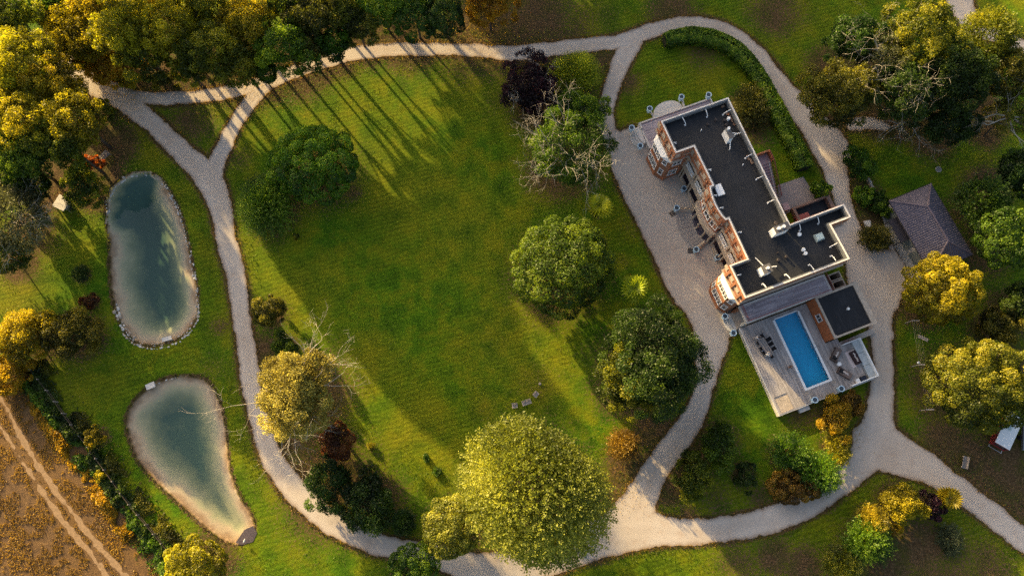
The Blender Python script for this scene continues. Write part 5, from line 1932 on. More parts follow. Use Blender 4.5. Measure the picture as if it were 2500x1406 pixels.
def leaf_mesh(name, C, N, L, Wd, tint, m, T=None, rng=None, fold=.12):
    n = len(C)
    N = unit(N)
    if T is None:
        T = unit(np.cross(N, rng.normal(size=(n, 3))))
    else:
        T = unit(T)
    S = unit(np.cross(N, T))
    L = np.broadcast_to(L, (n,))[:, None]
    Wd = np.broadcast_to(Wd, (n,))[:, None]
    V = np.stack([C - T * L / 2, C + S * Wd / 2 + N * Wd * fold, C + T * L / 2, C - S * Wd / 2 + N * Wd * fold], 1).reshape(-1, 3)
    me = bpy.data.meshes.new(name)
    me.vertices.add(n * 4)
    me.vertices.foreach_set('co', V.ravel())
    me.loops.add(n * 4)
    me.loops.foreach_set('vertex_index', np.arange(n * 4, dtype=np.int32))
    me.polygons.add(n)
    me.polygons.foreach_set('loop_start', np.arange(0, n * 4, 4, dtype=np.int32))
    me.update(calc_edges=True)
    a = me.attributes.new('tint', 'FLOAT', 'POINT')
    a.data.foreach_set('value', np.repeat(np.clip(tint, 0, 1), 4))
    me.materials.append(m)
    return me


def fib(n, rng, zmin=-0.4):
    k = np.arange(n) + .5
    z = 1 - (1 - zmin) * k / n
    th = k * 2.399963 + rng.uniform(0, 6)
    r = np.sqrt(np.maximum(0, 1 - z * z))
    d = np.stack([r * np.cos(th), r * np.sin(th), z], 1)
    return unit(d + rng.normal(scale=.9 / math.sqrt(n), size=(n, 3)))


def crown(seed, rx, ry, h, base, style, leaf=1.0, dens=1.0, lobes=1.0):
    """leaf centres, normals, tangents, length, width, tint of a crown standing over the origin; also clump centres for the limbs"""
    rng = np.random.default_rng(seed)
    zb = base * h
    rz = (h - zb) / 2 * 1.04
    cz = zb + rz * .96
    S = np.array([rx, ry, rz])
    Rm = (rx * ry) ** .5
    area = 2 * math.pi * rx * ry * (1.0 + .35 * rz / Rm)
    L0, W0 = .29 * leaf, .185 * leaf
    nleaf = int(min(60000, area * 2.0 * dens / (.5 * L0 * W0)))
    # lobes make the outline uneven
    lob = rng.normal(size=(9, 3))
    lob = unit(lob)
    lamp = rng.uniform(-.24, .20, 9) * lobes

    def shape(d):
        f = np.ones(len(d))
        for l, a in zip(lob, lamp):
            f += a * np.exp(-((1 - d @ l) * 3.0))
        return f
    if style in ('round', 'loose', 'patchy'):
        nC = int(np.clip(area / (1.5 if style == 'round' else 2.2), 16, 150))
        d = fib(nC, rng, -.45 if style == 'round' else -.7)
        if style == 'round':
            rad = rng.uniform(.62, .90, nC)
            cr = Rm * rng.uniform(.13, .27, nC) * min(1.25, (55 / nC) ** .38)
        else:
            rad = rng.uniform(.40, .92, nC)
            cr = Rm * rng.uniform(.11, .28, nC) * min(1.2, (60 / nC) ** .3)
        f = shape(d)[:, None]
        cc = d * rad[:, None] * S * f
        wgt = cr ** 2
        ids = rng.choice(nC, nleaf, p=wgt / wgt.sum())
        q = unit(rng.normal(size=(nleaf, 3)))
        q = np.where(((q * d[ids]).sum(1) < -.25)[:, None], -q, q)
        rr = rng.uniform(.80, 1.06, nleaf) if style == 'round' else rng.uniform(.45, 1.12, nleaf)
        C = cc[ids] + q * (cr[ids] * rr)[:, None] * np.array([1, 1, .88])
        N = q * (.8 if style == 'round' else .4) + rng.normal(scale=.5 if style == 'round' else .7, size=(nleaf, 3)) + np.array([0, 0, .15])
        side_ = unit(rng.normal(size=(1, 3)))[0]
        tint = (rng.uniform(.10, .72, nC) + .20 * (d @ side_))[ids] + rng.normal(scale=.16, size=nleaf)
        keep = np.ones(nleaf, bool)
        if style == 'round':
            for k in range(nC):
                dd = np.linalg.norm(C - cc[k], axis=1)
                keep &= ~((dd < cr[k] * .74) & (ids != k))
        C, N, tint = C[keep], N[keep], tint[keep]
        if style != 'patchy':                                # leaves of the inner crown, seen between the clumps
            ni = int(nleaf * .22)
            q = fib(ni, rng, -.3)
            C = np.concatenate([C, q * S * shape(q)[:, None] * rng.uniform(.40, .66, ni)[:, None]])
            N = np.concatenate([N, q + rng.normal(scale=.5, size=(ni, 3))])
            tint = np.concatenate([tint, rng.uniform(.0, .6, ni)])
        T = None
    else:                                                    # feather / spiky: leafy twigs pointing outwards
        per = 11
        nT = max(60, nleaf // per)
        d = fib(nT, rng, -.45)
        f = shape(d)[:, None]
        lo, hi = (.55, .93) if style == 'feather' else (.25, .80)
        p0 = d * rng.uniform(lo, hi, nT)[:, None] * S * f
        up = .30 if style == 'feather' else .12
        td = unit(d + np.array([0, 0, up]) + rng.normal(scale=.38, size=(nT, 3)))
        ln = rng.uniform(.7, 1.5, nT) * (Rm / 5.0) ** .4 if style == 'feather' else Rm * rng.uniform(.25, .5, nT)
        big = vnoise(p0[:, 0] + 50 * seed, p0[:, 1] + p0[:, 2], Rm * .45, seed)
        t = np.tile(np.linspace(.12, 1, per), nT)
        ids = np.repeat(np.arange(nT), per)
        side = np.tile(np.where(np.arange(per) % 2 == 0, 1.0, -1.0), nT)
        sd = unit(np.cross(td, [0, 0, 1.0]) + 1e-3)[ids]
        C = p0[ids] + td[ids] * (t * ln[ids])[:, None] + sd * (side * .13 * leaf)[:, None] + rng.normal(scale=.06, size=(len(ids), 3))
        T = td[ids] * .8 + sd * side[:, None] * .9 + rng.normal(scale=.25, size=(len(ids), 3))
        N = np.cross(T, sd * side[:, None]) + rng.normal(scale=.35, size=(len(ids), 3))
        N = np.where((N[:, 2] < 0)[:, None], -N, N) + d[ids] * .5
        side_ = unit(rng.normal(size=(1, 3)))[0]
        tint = .12 + .62 * big[ids] + .18 * (d @ side_)[ids] + rng.normal(scale=.14, size=len(ids))
        cc = d[:: max(1, nT // 14)] * S * .6
    C = C + np.array([0, 0, cz])
    C[:, 2] = np.maximum(C[:, 2], .06)
    cc = cc + np.array([0, 0, cz])
    n = len(C)
    return C, N, T, L0 * rng.uniform(.65, 1.35, n), W0 * rng.uniform(.65, 1.35, n), tint, cc, rng


def trunk_mesh(h, base, Rm, cc, rng, m=M_BARK, multi=False):
    mb = MB()
    r = max(.05, .014 * h + .010 * Rm)
    top = max(base * h * 1.1, h * .34)
    lean = rng.normal(scale=.03 * h, size=2)
    mb.tube([(0, 0, -.1), (lean[0] * .2, lean[1] * .2, top * .4), (lean[0] * .6, lean[1] * .6, top), (lean[0], lean[1], h * .72)], [r * 1.25, r, r * .8, r * .25], 8)
    pick = rng.choice(len(cc), min(len(cc), 9), replace=False)
    for k in pick:
        e = cc[k]
        s = rng.uniform(.55, 1.0)
        a = np.array([lean[0] * .5 * s, lean[1] * .5 * s, top * s])
        mid = a * .45 + e * .55 + rng.normal(scale=.06 * Rm, size=3)
        mb.tube([a, mid, e], [r * .5, r * .3, r * .08], 5)
    return mb.mesh('trunk', m, True)


def twigs(rng, mb, p, d, ln, r, depth, tips, droop=0.0, nsub=3):
    """a bare branch with side branches"""
    pts, rad = [tuple(p)], [r]
    seg = 4 if depth > 0 else 3
    q, dd = np.array(p, float), np.array(d, float)
    kids = []
    for k in range(seg):
        dd = dd + rng.normal(scale=.22, size=3) + np.array([0, 0, -droop])
        dd = dd / np.linalg.norm(dd)
        q = q + dd * ln / seg
        pts.append(tuple(q))
        rad.append(r * (1 - (k + 1) / seg * .75))
        kids.append((q.copy(), dd.copy(), rad[-1]))
    mb.tube(pts, rad, 4 if r < .06 else 5)
    tips.append((q.copy(), dd.copy()))
    if depth > 0:
        for k in range(nsub):
            a, b, rr = kids[rng.integers(0, len(kids))]
            nd = b + rng.normal(scale=.65, size=3)
            nd = nd / np.linalg.norm(nd)
            twigs(rng, mb, a, nd, ln * rng.uniform(.45, .75), max(rr * .75, .012), depth - 1, tips, droop, nsub)


TREES = []
PROTO = {}
_seed = [100]


def plant(name, label, px, py, rx, ry, h, style, pal, cat='tree', group=None, base=None, leaf=1.0, dens=1.0, litter=.75, bare=None, bare_r=.06, lobes=1.0):
    """crown centre at (px, py) in the picture, half sizes in picture pixels, height in metres"""
    _seed[0] += 1
    if base is None:
        base = .28 if h > 6.5 else .03
    zc = h * (.5 + base / 2)
    w = G(px, py, zc)
    k = mpp(px, py, zc)
    sc_ = {'round': 1.10, 'loose': 1.08, 'patchy': 1.05, 'feather': 1.08, 'spiky': 1.08}[style]
    rxm, rym = rx * k * sc_, ry * k * 1.02 * sc_
    o = empty(name, (w[0], w[1], 0), 0, label, cat, group)
    C, N, T, L, Wd, tint, cc, rng = crown(_seed[0], rxm, rym, h, base, style, leaf, dens, lobes)
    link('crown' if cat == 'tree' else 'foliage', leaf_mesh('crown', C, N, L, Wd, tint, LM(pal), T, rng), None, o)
    link('trunk' if cat == 'tree' else 'stems', trunk_mesh(h, base, (rxm * rym) ** .5, cc, rng), None, o)
    if bare:
        mb, tips = MB(), []
        for (ax, ay, az, ln) in bare:
            d = np.array([ax, ay, az], float)
            d /= np.linalg.norm(d)
            twigs(rng, mb, d * np.array([rxm, rym, h * .2]) * .25 + np.array([0, 0, h * .62]), d, ln, bare_r, 3, tips, .02, 3)
        mb.build('bare_branches', M_TWIG, o)
    LITTER.append((w[0], w[1], max(rxm, rym) * .95, litter, .15))
    PROTO.setdefault((style, pal), o)
    return o


def ring_bare(rng_seed, n, up=(.1, .6), ln=(3, 5), a0=0, a1=6.283):
    r_ = random.Random(rng_seed)
    out = []
    for k in range(n):
        a = a0 + (a1 - a0) * (k + r_.random()) / n
        out.append((math.cos(a), math.sin(a), r_.uniform(*up), r_.uniform(*ln)))
    return out


# --- trees and shrubs on and around the big lawn
plant('magnolia_tree', 'dense dark green dome shaped tree on the upper left of the big lawn', 765, 402, 98, 92, 7.5, 'round', 'vivid', base=.04, lobes=.6, leaf=.85, dens=1.3)
plant('laurel_bush', 'bright green bushy shrub touching the dome shaped tree on its lower left', 652, 495, 58, 76, 4.5, 'spiky', 'vivid', 'shrub', leaf=.8, dens=1.3)
plant('camellia_tree', 'large rounded dark green tree in the middle of the lawn by the palms', 1372, 655, 124, 120, 8.5, 'round', 'green', base=.04, lobes=.5, leaf=.85, dens=1.1)
plant('yew_tree', 'big dark green tree with yellowing tufts beside the forecourt bend', 1598, 880, 122, 135, 13, 'loose', 'deep', base=.12, leaf=.9, dens=1.25)
plant('young_oak', 'yellow green tree leaning against the lower left of the big dark tree', 1535, 935, 78, 88, 10.5, 'loose', 'moss', base=.15, leaf=.85)
plant('lime_tree', 'very large pale lime green tree at the bottom centre over the drive', 1305, 1198, 150, 164, 13, 'feather', 'lime', base=.15, leaf=1.0, dens=1.5, lobes=1.0)
plant('lime_tree', 'smaller rounded pale green tree at the left foot of the very large lime tree', 1108, 1288, 74, 84, 9, 'round', 'lime', base=.15, leaf=.8)
plant('round_bush', 'rounded green bush cut by the bottom edge below the drive', 1012, 1378, 66, 44, 5.5, 'round', 'fresh', 'shrub', leaf=.8)
plant('golden_willow', 'golden yellow willow with bare grey branch ends over the left drive', 720, 955, 92, 124, 11.5, 'loose', 'willow', base=.22, leaf=.85, dens=1.1,
      bare=[(-1, -.1, .12, 6.5), (-1, -.35, .1, 5.5), (-.9, .25, .1, 5), (.5, .9, .2, 6), (.25, 1, .2, 6), (1, .3, .2, 5.5), (.95, .1, .2, 5.5), (0, -1, .1, 6), (.2, -1, .1, 6.5), (-.3, -1, .1, 6), (-.55, -.8, 0, 6), (.5, -.9, .1, 5)], bare_r=.09)
plant('olive_bush', 'olive green shrub above the willow beside the left drive', 652, 762, 45, 42, 4.5, 'loose', 'olive', 'shrub', leaf=.8)
plant('box_bush', 'small dark green shrub just above the golden willow', 692, 846, 38, 34, 3.2, 'loose', 'green', 'shrub', leaf=.8)
plant('copper_bush', 'copper brown ball shaped bush right of the golden willow', 820, 1081, 40, 46, 4.2, 'round', 'copper', 'shrub', leaf=.7)
plant('holly_bush', 'very dark shrub below the copper bush by the lower drive', 808, 1180, 55, 62, 4.5, 'loose', 'deep', 'shrub', leaf=.8)
plant('laurel_bush', 'dark glossy green shrub overhanging the lower drive', 905, 1225, 62, 85, 5.0, 'loose', 'deep', 'shrub', leaf=.95)
plant('yucca_bush', 'small dark spiky ball shrub left of the smaller lime tree', 985, 1270, 30, 30, 2.0, 'spiky', 'deep', 'shrub', leaf=.8)
plant('plum_tree', 'dark purple leaved tree at the top of the big lawn', 1296, 215, 68, 76, 6.5, 'loose', 'plum', base=.12, leaf=.85, dens=1.1, bare=ring_bare(3, 3, (.8, 1.2), (2.5, 3.5)), bare_r=.04)
plant('spirea_bush', 'bright yellow green rounded shrub beside the purple tree', 1405, 180, 60, 48, 2.8, 'spiky', 'citron', 'shrub', leaf=.7, dens=1.3)
plant('ash_tree', 'sparse half bare tree with pale grey twigs left of the house', 1385, 365, 108, 98, 10, 'patchy', 'green', base=.25, leaf=.8, dens=.80,
      bare=ring_bare(5, 16, (.2, .8), (4.2, 5.4), 1.6, 6.0), bare_r=.06)
plant('bay_bush', 'dark green leafy shrub behind the half bare tree towards the house', 1425, 272, 70, 42, 6, 'loose', 'green', 'shrub', leaf=.85)
plant('young_tree', 'tiny lone sapling on the lawn below the dome shaped tree', 722, 577, 10, 9, 1.6, 'loose', 'moss', leaf=.5, litter=.2)
plant('low_bush', 'tiny yellow flowering plant in the shade right of the copper bush', 906, 1088, 11, 8, .5, 'spiky', 'yellow', 'plant', leaf=.5, litter=.2)
plant('low_bush', 'small green weed tuft in the lit band of the lawn', 1040, 1117, 7, 10, .4, 'spiky', 'green', 'plant', leaf=.5, litter=.1)
plant('low_bush', 'small green weed patch above the smaller lime tree', 1068, 1151, 12, 9, .3, 'spiky', 'green', 'plant', leaf=.5, litter=.1)
plant('dogwood_bush', 'dark shrub with orange tips above the lower drive junction', 1525, 1085, 38, 32, 2.5, 'spiky', 'russet', 'shrub', leaf=.7)
# --- left side round the ponds
plant('smoke_bush', 'orange and green bush at the upper left of the oval pond', 205, 452, 45, 58, 5.5, 'loose', 'moss', 'shrub', leaf=.8)
plant('smoke_bush', 'red leaved shrub peeping out above the orange and green bush', 228, 398, 28, 20, 4.0, 'loose', 'red', 'shrub', leaf=.8)
plant('weeping_tree', 'grey green feathery weeping tree at the left edge', 28, 535, 72, 80, 9, 'feather', 'grey', base=.1, leaf=1.0, bare=ring_bare(8, 6, (.2, .6), (3.5, 5), -1.2, 1.0), bare_r=.05)
plant('weeping_tree', 'golden lit feathery tree below the grey weeping tree at the left edge', 10, 625, 55, 45, 6, 'feather', 'moss', base=.1, leaf=.9)
plant('hazel_bush', 'olive green shrub left of the oval pond, the nearer of two', 168, 812, 72, 62, 5.5, 'loose', 'olive', 'shrub', leaf=.8)
plant('hazel_bush', 'golden olive shrub at the left edge beside the field corner', 62, 822, 78, 72, 5.5, 'loose', 'yellow', 'shrub', leaf=.8)
plant('gorse_bush', 'golden scrub in the field corner at the left edge', 20, 905, 55, 48, 3.0, 'loose', 'gold', 'shrub', leaf=.7)
plant('ball_bush', 'very dark little round bush left of the oval pond', 196, 667, 21, 19, 1.5, 'spiky', 'deep', 'shrub', leaf=.7)
plant('hydrangea_bush', 'dark bush with rusty flower heads left of the oval pond', 214, 738, 24, 21, 1.6, 'loose', 'copper', 'shrub', leaf=.7)
plant('young_maple', 'small yellow green bush left of the teardrop pond', 230, 1066, 23, 27, 2.8, 'loose', 'yellow', 'shrub', leaf=.7)
plant('broom_bush', 'little golden shrub at the fence left of the teardrop pond', 246, 1160, 19, 14, 1.4, 'loose', 'yellow', 'shrub', leaf=.6)
plant('field_maple', 'rounded yellow green tree at the bottom edge below the teardrop pond', 482, 1378, 76, 56, 7, 'round', 'yellow', base=.12, leaf=.85)
# --- the wood at the upper left
WOOD = [(55, 150, 92, 90, 14, 'yellow', 'bright yellow woodland tree at the upper left edge'), (190, 85, 95, 88, 8, 'yellow', 'broad yellow woodland tree near the upper left corner'),
        (300, 75, 82, 78, 14, 'yellow', 'tall yellow woodland tree right of the upper left corner group'), (60, 285, 85, 72, 13, 'yellow', 'yellow green woodland tree at the left edge above the weeping tree'),
        (175, 285, 70, 72, 13, 'yellow', 'yellow green woodland tree overhanging the start of the drive'), (45, 385, 72, 62, 11, 'green', 'dark green woodland tree at the left edge'),
        (165, 360, 52, 42, 12, 'moss', 'yellow green tree casting trunk shadows towards the oval pond'), (270, 165, 68, 45, 4, 'gold', 'golden smaller tree at the upper end of the drive'),
        (415, 72, 84, 78, 13, 'yellow', 'yellow green woodland tree above the drive fork'), (505, 125, 78, 76, 12, 'moss', 'dark green woodland tree just above the drive fork'),
        (600, 55, 82, 76, 13, 'yellow', 'tall yellow green woodland tree left of the top centre'), (590, 155, 62, 50, 10, 'moss', 'olive woodland tree overhanging the upper drive'),
        (695, 105, 78, 72, 12, 'fresh', 'green woodland tree beside the curve of the upper drive'), (765, 35, 72, 62, 12, 'olive', 'dark olive woodland tree at the top edge'),
        (815, 105, 46, 42, 8, 'green', 'small dark green woodland tree at the right end of the wood'), (120, 15, 70, 45, 8, 'green', 'dark woodland tree at the top edge near the corner'),
        (505, 10, 70, 50, 12, 'moss', 'woodland tree at the top edge between the yellow green ones'), (690, 5, 60, 40, 12, 'moss', 'lit woodland tree cut by the top edge'),
        (870, 55, 52, 60, 9, 'olive', 'shadowy olive tree between the wood and the bright green tree'),
        (125, 205, 72, 68, 13, 'yellow', 'bright yellow woodland tree between the upper left edge and the drive'), (105, 345, 58, 52, 12, 'moss', 'green woodland tree left of the one casting trunk shadows'),
        (350, 125, 66, 56, 11, 'moss', 'olive woodland tree between the golden ones and the drive fork'), (640, 178, 44, 28, 7, 'green', 'low dark green tree where the connecting drive meets the upper drive'),
        (755, 118, 48, 40, 9, 'olive', 'olive tree at the inside of the upper drive bend'),
        (25, 40, 62, 55, 12, 'moss', 'green and yellow woodland tree in the upper left corner'), (330, 5, 70, 45, 11, 'yellow', 'yellow woodland tree at the top edge above the drive fork'),
        (240, 15, 62, 45, 10, 'yellow', 'yellow woodland tree at the top edge near the corner group'), (830, 30, 55, 50, 11, 'moss', 'yellow green woodland tree at the top edge beside the shadowy olive one'),
        (460, 165, 50, 36, 8, 'moss', 'low yellow green tree at the edge of the wood above the drive fork'), (5, 215, 62, 60, 12, 'yellow', 'yellow woodland tree cut by the left edge')]
TALL = []
for px, py, rx, ry, h, pal, lab in WOOD:
    wt = plant('woodland_tree', lab, px, py, rx * 1.03, ry * 1.03, h, 'loose', pal, base={190: .25, 120: .25, 270: .1}.get(px, .50 if px < 330 else .40), group='woodland trees at the upper left', leaf=.92, dens=1.0, litter=.9)
    if h >= 11:
        TALL.append((wt, h))
plant('beech_tree', 'bright green tree with rounded lobes at the top edge', 935, 20, 62, 52, 10, 'round', 'fresh', base=.2, leaf=.8)
plant('beech_tree', 'green tree with rounded lobes next to the bright green one', 1015, 42, 52, 52, 9, 'round', 'green', base=.2, leaf=.8)
plant('beech_tree', 'dark green tree between the lobed trees and the orange tree', 1085, 40, 50, 50, 9, 'round', 'deep', base=.2, leaf=.8)
plant('maple_tree', 'bright orange gold maple at the top edge', 1195, 12, 66, 48, 10, 'loose', 'orange', base=.3, leaf=.85)
plant('understorey_bush', 'yellow leafy bush at the upper end of the drive fork', 318, 195, 38, 22, 3, 'loose', 'yellow', 'shrub', leaf=.7)
plant('understorey_bush', 'dark bush under the wood just left of the upper drive', 395, 196, 46, 20, 3, 'loose', 'olive', 'shrub', leaf=.7)
plant('understorey_bush', 'yellow leafed bush at the left side of the drive near the wood', 250, 268, 32, 28, 3, 'loose', 'moss', 'shrub', leaf=.7)
# --- the dark trees at the upper right
plant('cedar_tree', 'tall green tree with yellow top at the upper right', 2245, 85, 84, 92, 15, 'loose', 'moss', leaf=.95)
plant('dead_tree', 'grey leafless tree among the dark trees at the upper right', 2165, 150, 62, 58, 12, 'patchy', 'grey', leaf=.7, dens=.30, bare=ring_bare(21, 16, (.2, .8), (4.5, 6.5)), bare_r=.08)
plant('cedar_tree', 'broad green tree with yellowish tufts overhanging the drive behind the house', 2055, 225, 92, 78, 11, 'loose', 'olive', leaf=.9, dens=1.1)
plant('cedar_tree', 'dark tree behind the broad overhanging tree', 2080, 95, 66, 62, 11, 'loose', 'deep', leaf=.9)
plant('cedar_tree', 'dark green tree in the middle of the upper right group', 2215, 215, 82, 80, 12, 'loose', 'deep', leaf=.95)
plant('cedar_tree', 'very dark tall tree right of the leafless one', 2335, 185, 92, 88, 14, 'loose', 'deep', leaf=.95)
plant('spruce_tree', 'spiky sunlit conifer beside the upper right drive', 2412, 95, 62, 72, 12, 'feather', 'moss', leaf=.95)
plant('cedar_tree', 'dark tree at the right edge below the sunlit conifer', 2465, 190, 58, 60, 11, 'loose', 'olive', leaf=.9)
plant('dead_tree', 'sparse tree with pale crooked limbs at the right edge', 2465, 285, 52, 48, 9, 'patchy', 'olive', leaf=.8, dens=.35, bare=ring_bare(31, 8, (.1, .6), (4, 6)), bare_r=.11)
plant('dead_tree', 'fallen looking bare branches over the dark gap by the drive', 2215, 300, 42, 36, 5, 'patchy', 'grey', leaf=.7, dens=.25, bare=ring_bare(41, 9, (.05, .4), (4, 5.5)), bare_r=.06)
plant('cedar_tree', 'dark shaded tree below the tall dark tree', 2320, 300, 70, 50, 8, 'loose', 'deep', leaf=.9)
plant('holly_tree', 'dark shaded tree behind the stone table at the left', 75, 452, 62, 42, 7, 'loose', 'deep', base=.1, leaf=.9, litter=.9)
plant('understorey_bush', 'dark understorey bush at the left edge between wood and weeping tree', 15, 455, 40, 35, 5, 'loose', 'olive', 'shrub', leaf=.8)
plant('understorey_bush', 'golden understorey bush above the start of the drive', 215, 148, 46, 30, 3.5, 'loose', 'gold', 'shrub', leaf=.8)
plant('understorey_bush', 'green understorey bush in the wood left of the drive', 165, 225, 42, 34, 4, 'loose', 'moss', 'shrub', leaf=.8)
plant('rhododendron_bush', 'dark shrub at the drive corner behind the house', 2100, 398, 44, 46, 3.5, 'loose', 'green', 'shrub', leaf=.85)
plant('viburnum_bush', 'shrub with pale tips in the yard bed', 2118, 480, 34, 28, 2.2, 'loose', 'fresh', 'shrub', leaf=.75)
plant('viburnum_bush', 'dark shrub in the yard bed beside the garage corner', 2150, 500, 30, 32, 2.4, 'loose', 'green', 'shrub', leaf=.75)
plant('viburnum_bush', 'reddish brown tinged shrub at the lower tip of the yard bed', 2138, 580, 36, 30, 2.4, 'spiky', 'olive', 'shrub', leaf=.8)
plant('citrus_bush', 'fresh green shrub beside the light well behind the house', 2001, 463, 27, 22, 2.2, 'loose', 'fresh', 'shrub', leaf=.85)
plant('heath_bush', 'dark brown shrub bed along the back corner of the house', 1835, 262, 42, 55, 1.6, 'spiky', 'olive', 'shrub', leaf=.8, dens=.8)
plant('holm_oak', 'large blue green rounded tree east of the garage', 2455, 565, 80, 92, 9, 'round', 'green', base=.1, leaf=.9)
plant('spruce_tree', 'feathery green conifer between garage and blue green tree', 2400, 492, 58, 52, 8, 'feather', 'green', base=.1, leaf=.95)
plant('box_elder', 'bright yellow rounded tree at the south end of the garage', 2298, 716, 86, 76, 8, 'round', 'yellow', base=.15, leaf=.85, dens=1.15)
plant('elder_bush', 'dark shrub with yellow tip right of the bright yellow tree', 2435, 795, 52, 52, 5, 'loose', 'olive', 'shrub', leaf=.8)
plant('elder_bush', 'shadowy shrub at the right edge below the blue green tree', 2490, 745, 42, 62, 6, 'loose', 'deep', 'shrub', leaf=.85)
plant('hornbeam_tree', 'large green and yellow rounded tree over the camper at the right', 2395, 945, 122, 104, 9.5, 'round', 'moss', base=.1, leaf=.85, dens=1.15)
plant('cedar_tree', 'dark tree at the right edge below the crooked limbs', 2480, 420, 50, 70, 9, 'loose', 'deep', leaf=.9)
# --- between deck and lower drive
plant('forsythia_bush', 'bright golden bush at the south corner of the pool deck', 2042, 1018, 40, 48, 3.2, 'loose', 'gold', 'shrub', leaf=.7, dens=1.1)
plant('forsythia_bush', 'olive gold bush between the golden bush and the deck corner', 2082, 985, 34, 34, 2.8, 'loose', 'russet', 'shrub', leaf=.7)
plant('broom_bush', 'thin yellow bush beside the lattice fence', 2046, 1095, 26, 42, 2.4, 'spiky', 'yellow', 'shrub', leaf=.65)
plant('rowan_tree', 'green shrubby tree on the island lawn nearest the narrow drive', 1758, 1080, 50, 60, 4.5, 'loose', 'green', base=.05, leaf=.85)
plant('rowan_tree', 'yellow green shrubby tree at the tip of the island lawn', 1695, 1162, 46, 60, 4.5, 'loose', 'moss', base=.05, leaf=.8)
plant('juniper_bush', 'green bush at the upper left of the island thicket', 1928, 1105, 48, 42, 3.0, 'spiky', 'fresh', 'shrub', leaf=.75)
plant('juniper_bush', 'green bush at the right end of the island thicket by the drive', 1998, 1155, 48, 44, 3.0, 'spiky', 'fresh', 'shrub', leaf=.75)
plant('berberis_bush', 'rusty gold bush at the lower left of the island thicket', 1925, 1188, 42, 36, 2.4, 'round', 'russet', 'shrub', leaf=.7)
plant('berberis_bush', 'rusty brown bush in the lower middle of the island thicket', 1978, 1190, 38, 32, 2.2, 'round', 'russet', 'shrub', leaf=.7)
plant('holly_bush', 'dark low bush between island thicket and shrubby trees', 1822, 1160, 32, 36, 2.5, 'loose', 'deep', 'shrub', leaf=.75)
# --- lower right corner
plant('acacia_bush', 'yellow leafed shrub at the top of the lower right thicket', 2208, 1232, 62, 48, 4.0, 'loose', 'yellow', 'shrub', leaf=.75)
plant('barberry_bush', 'dark red shrub between the yellow shrub and the spiky yellow plant', 2275, 1238, 28, 40, 2.4, 'loose', 'plum', 'shrub', leaf=.7)
plant('acacia_bush', 'golden shrub at the left of the lower right thicket', 2130, 1268, 36, 34, 3.2, 'spiky', 'yellow', 'shrub', leaf=.75)
plant('juniper_bush', 'large fresh green bush in the lower right thicket', 2118, 1318, 62, 48, 3.4, 'spiky', 'fresh', 'shrub', leaf=.8)
plant('juniper_bush', 'green and yellow bush cut by the bottom edge in the lower right thicket', 2060, 1378, 52, 40, 3.2, 'spiky', 'moss', 'shrub', leaf=.8)
plant('broom_bush', 'small golden bush at the right of the lower right thicket', 2185, 1292, 26, 18, 1.6, 'loose', 'gold', 'shrub', leaf=.65)
plant('lavender_bush', 'grey dry low shrub on the bare ground in the lower right', 2318, 1318, 28, 40, .9, 'spiky', 'grey', 'shrub', leaf=.6, dens=.6)


# --- copies of woodland trees beyond the frame, which throw the long shadows
def far_tree(src, x, y, s, rz, label):
    c = copy_tree(src)
    c.location = (x, y, 0)
    c.scale = (s, s, s)
    c.rotation_euler.z = rz
    tag(c, label, 'tree', 'woodland trees beyond the picture edge')
    return c


rf = random.Random(77)
FAR = []
for c_, a_ in ((1.5, 99), (27, 97), (33, 100), (40, 97), (47, 101), (54, 98), (61, 100), (68, 96), (75, 99), (44, 110), (46, 73), (53, 76), (60, 72), (67, 75), (74, 72), (81, 75), (88, 73), (95, 70)):
    FAR.append((c_ * .776 - a_ * .631, c_ * .631 + a_ * .776))
for k, (x, y) in enumerate(FAR):
    far_tree(TALL[k % len(TALL)][0], x + rf.uniform(-1.5, 1.5), y + rf.uniform(-1.5, 1.5), (25.0 if x < -55 and y < 93 else 27.0 if y < 99 and -14 < x < 6 else rf.uniform(18.5, 21.5)) / TALL[k % len(TALL)][1], rf.uniform(0, 6), 'tall woodland tree out of sight beyond the top edge')


# --- palms
def palm(px, py, h, rpx, label, pal, n=26, trunk=True):
    rg = random.Random(px)
    w = G(px, py, h)
    rm = rpx * mpp(px, py, h)
    o = empty('fan_palm', (w[0], w[1], 0), 0, label, 'palm')
    if trunk:
        MB().tube([(0, 0, -.05), (.05, .03, h * .5), (0, 0, h)], [.2, .14, .13], 8).build('trunk', M_BARK, o, True)
    mb, ti = MB(), []
    for k in range(n):
        a = k * 2.39996 + rg.uniform(-.2, .2)
        el = 1.15 * (1 - (k + .5) / n) - .2
        d = Vector((math.cos(a) * math.cos(el), math.sin(a) * math.cos(el), math.sin(el)))
        s = Vector((-math.sin(a), math.cos(a), 0))
        up = d.cross(s) * -1
        hub = Vector((0, 0, h)) + d * rm * rg.uniform(.06, .30)
        mb.tube([(0, 0, h - .05), hub], .02, 3)
        ti += [.5] * 6
        tv = rg.uniform(.25, .95)
        nb = 10
        rimv = []
        for i in range(2 * nb + 1):
            b = (i / (2 * nb) - .5) * 3.4
            ln = rm * .66 * (1 - .22 * abs(b) / 1.7) * (1.0 if i % 2 else .66)
            rimv.append(hub + (d * math.cos(b) + s * math.sin(b)) * ln + up * (.05 * rm if i % 2 else -.02 * rm) + Vector((0, 0, -.12 * ln)))
        mb.add([hub] + rimv, [(0, q + 1, q + 2) for q in range(2 * nb)])
        ti += [tv] * (2 * nb + 2)
    ob = mb.build('fronds', LM(pal), o)
    at = ob.data.attributes.new('tint', 'FLOAT', 'POINT')
    at.data.foreach_set('value', ti)
    LITTER.append((w[0], w[1], 1.0, .4, .3))


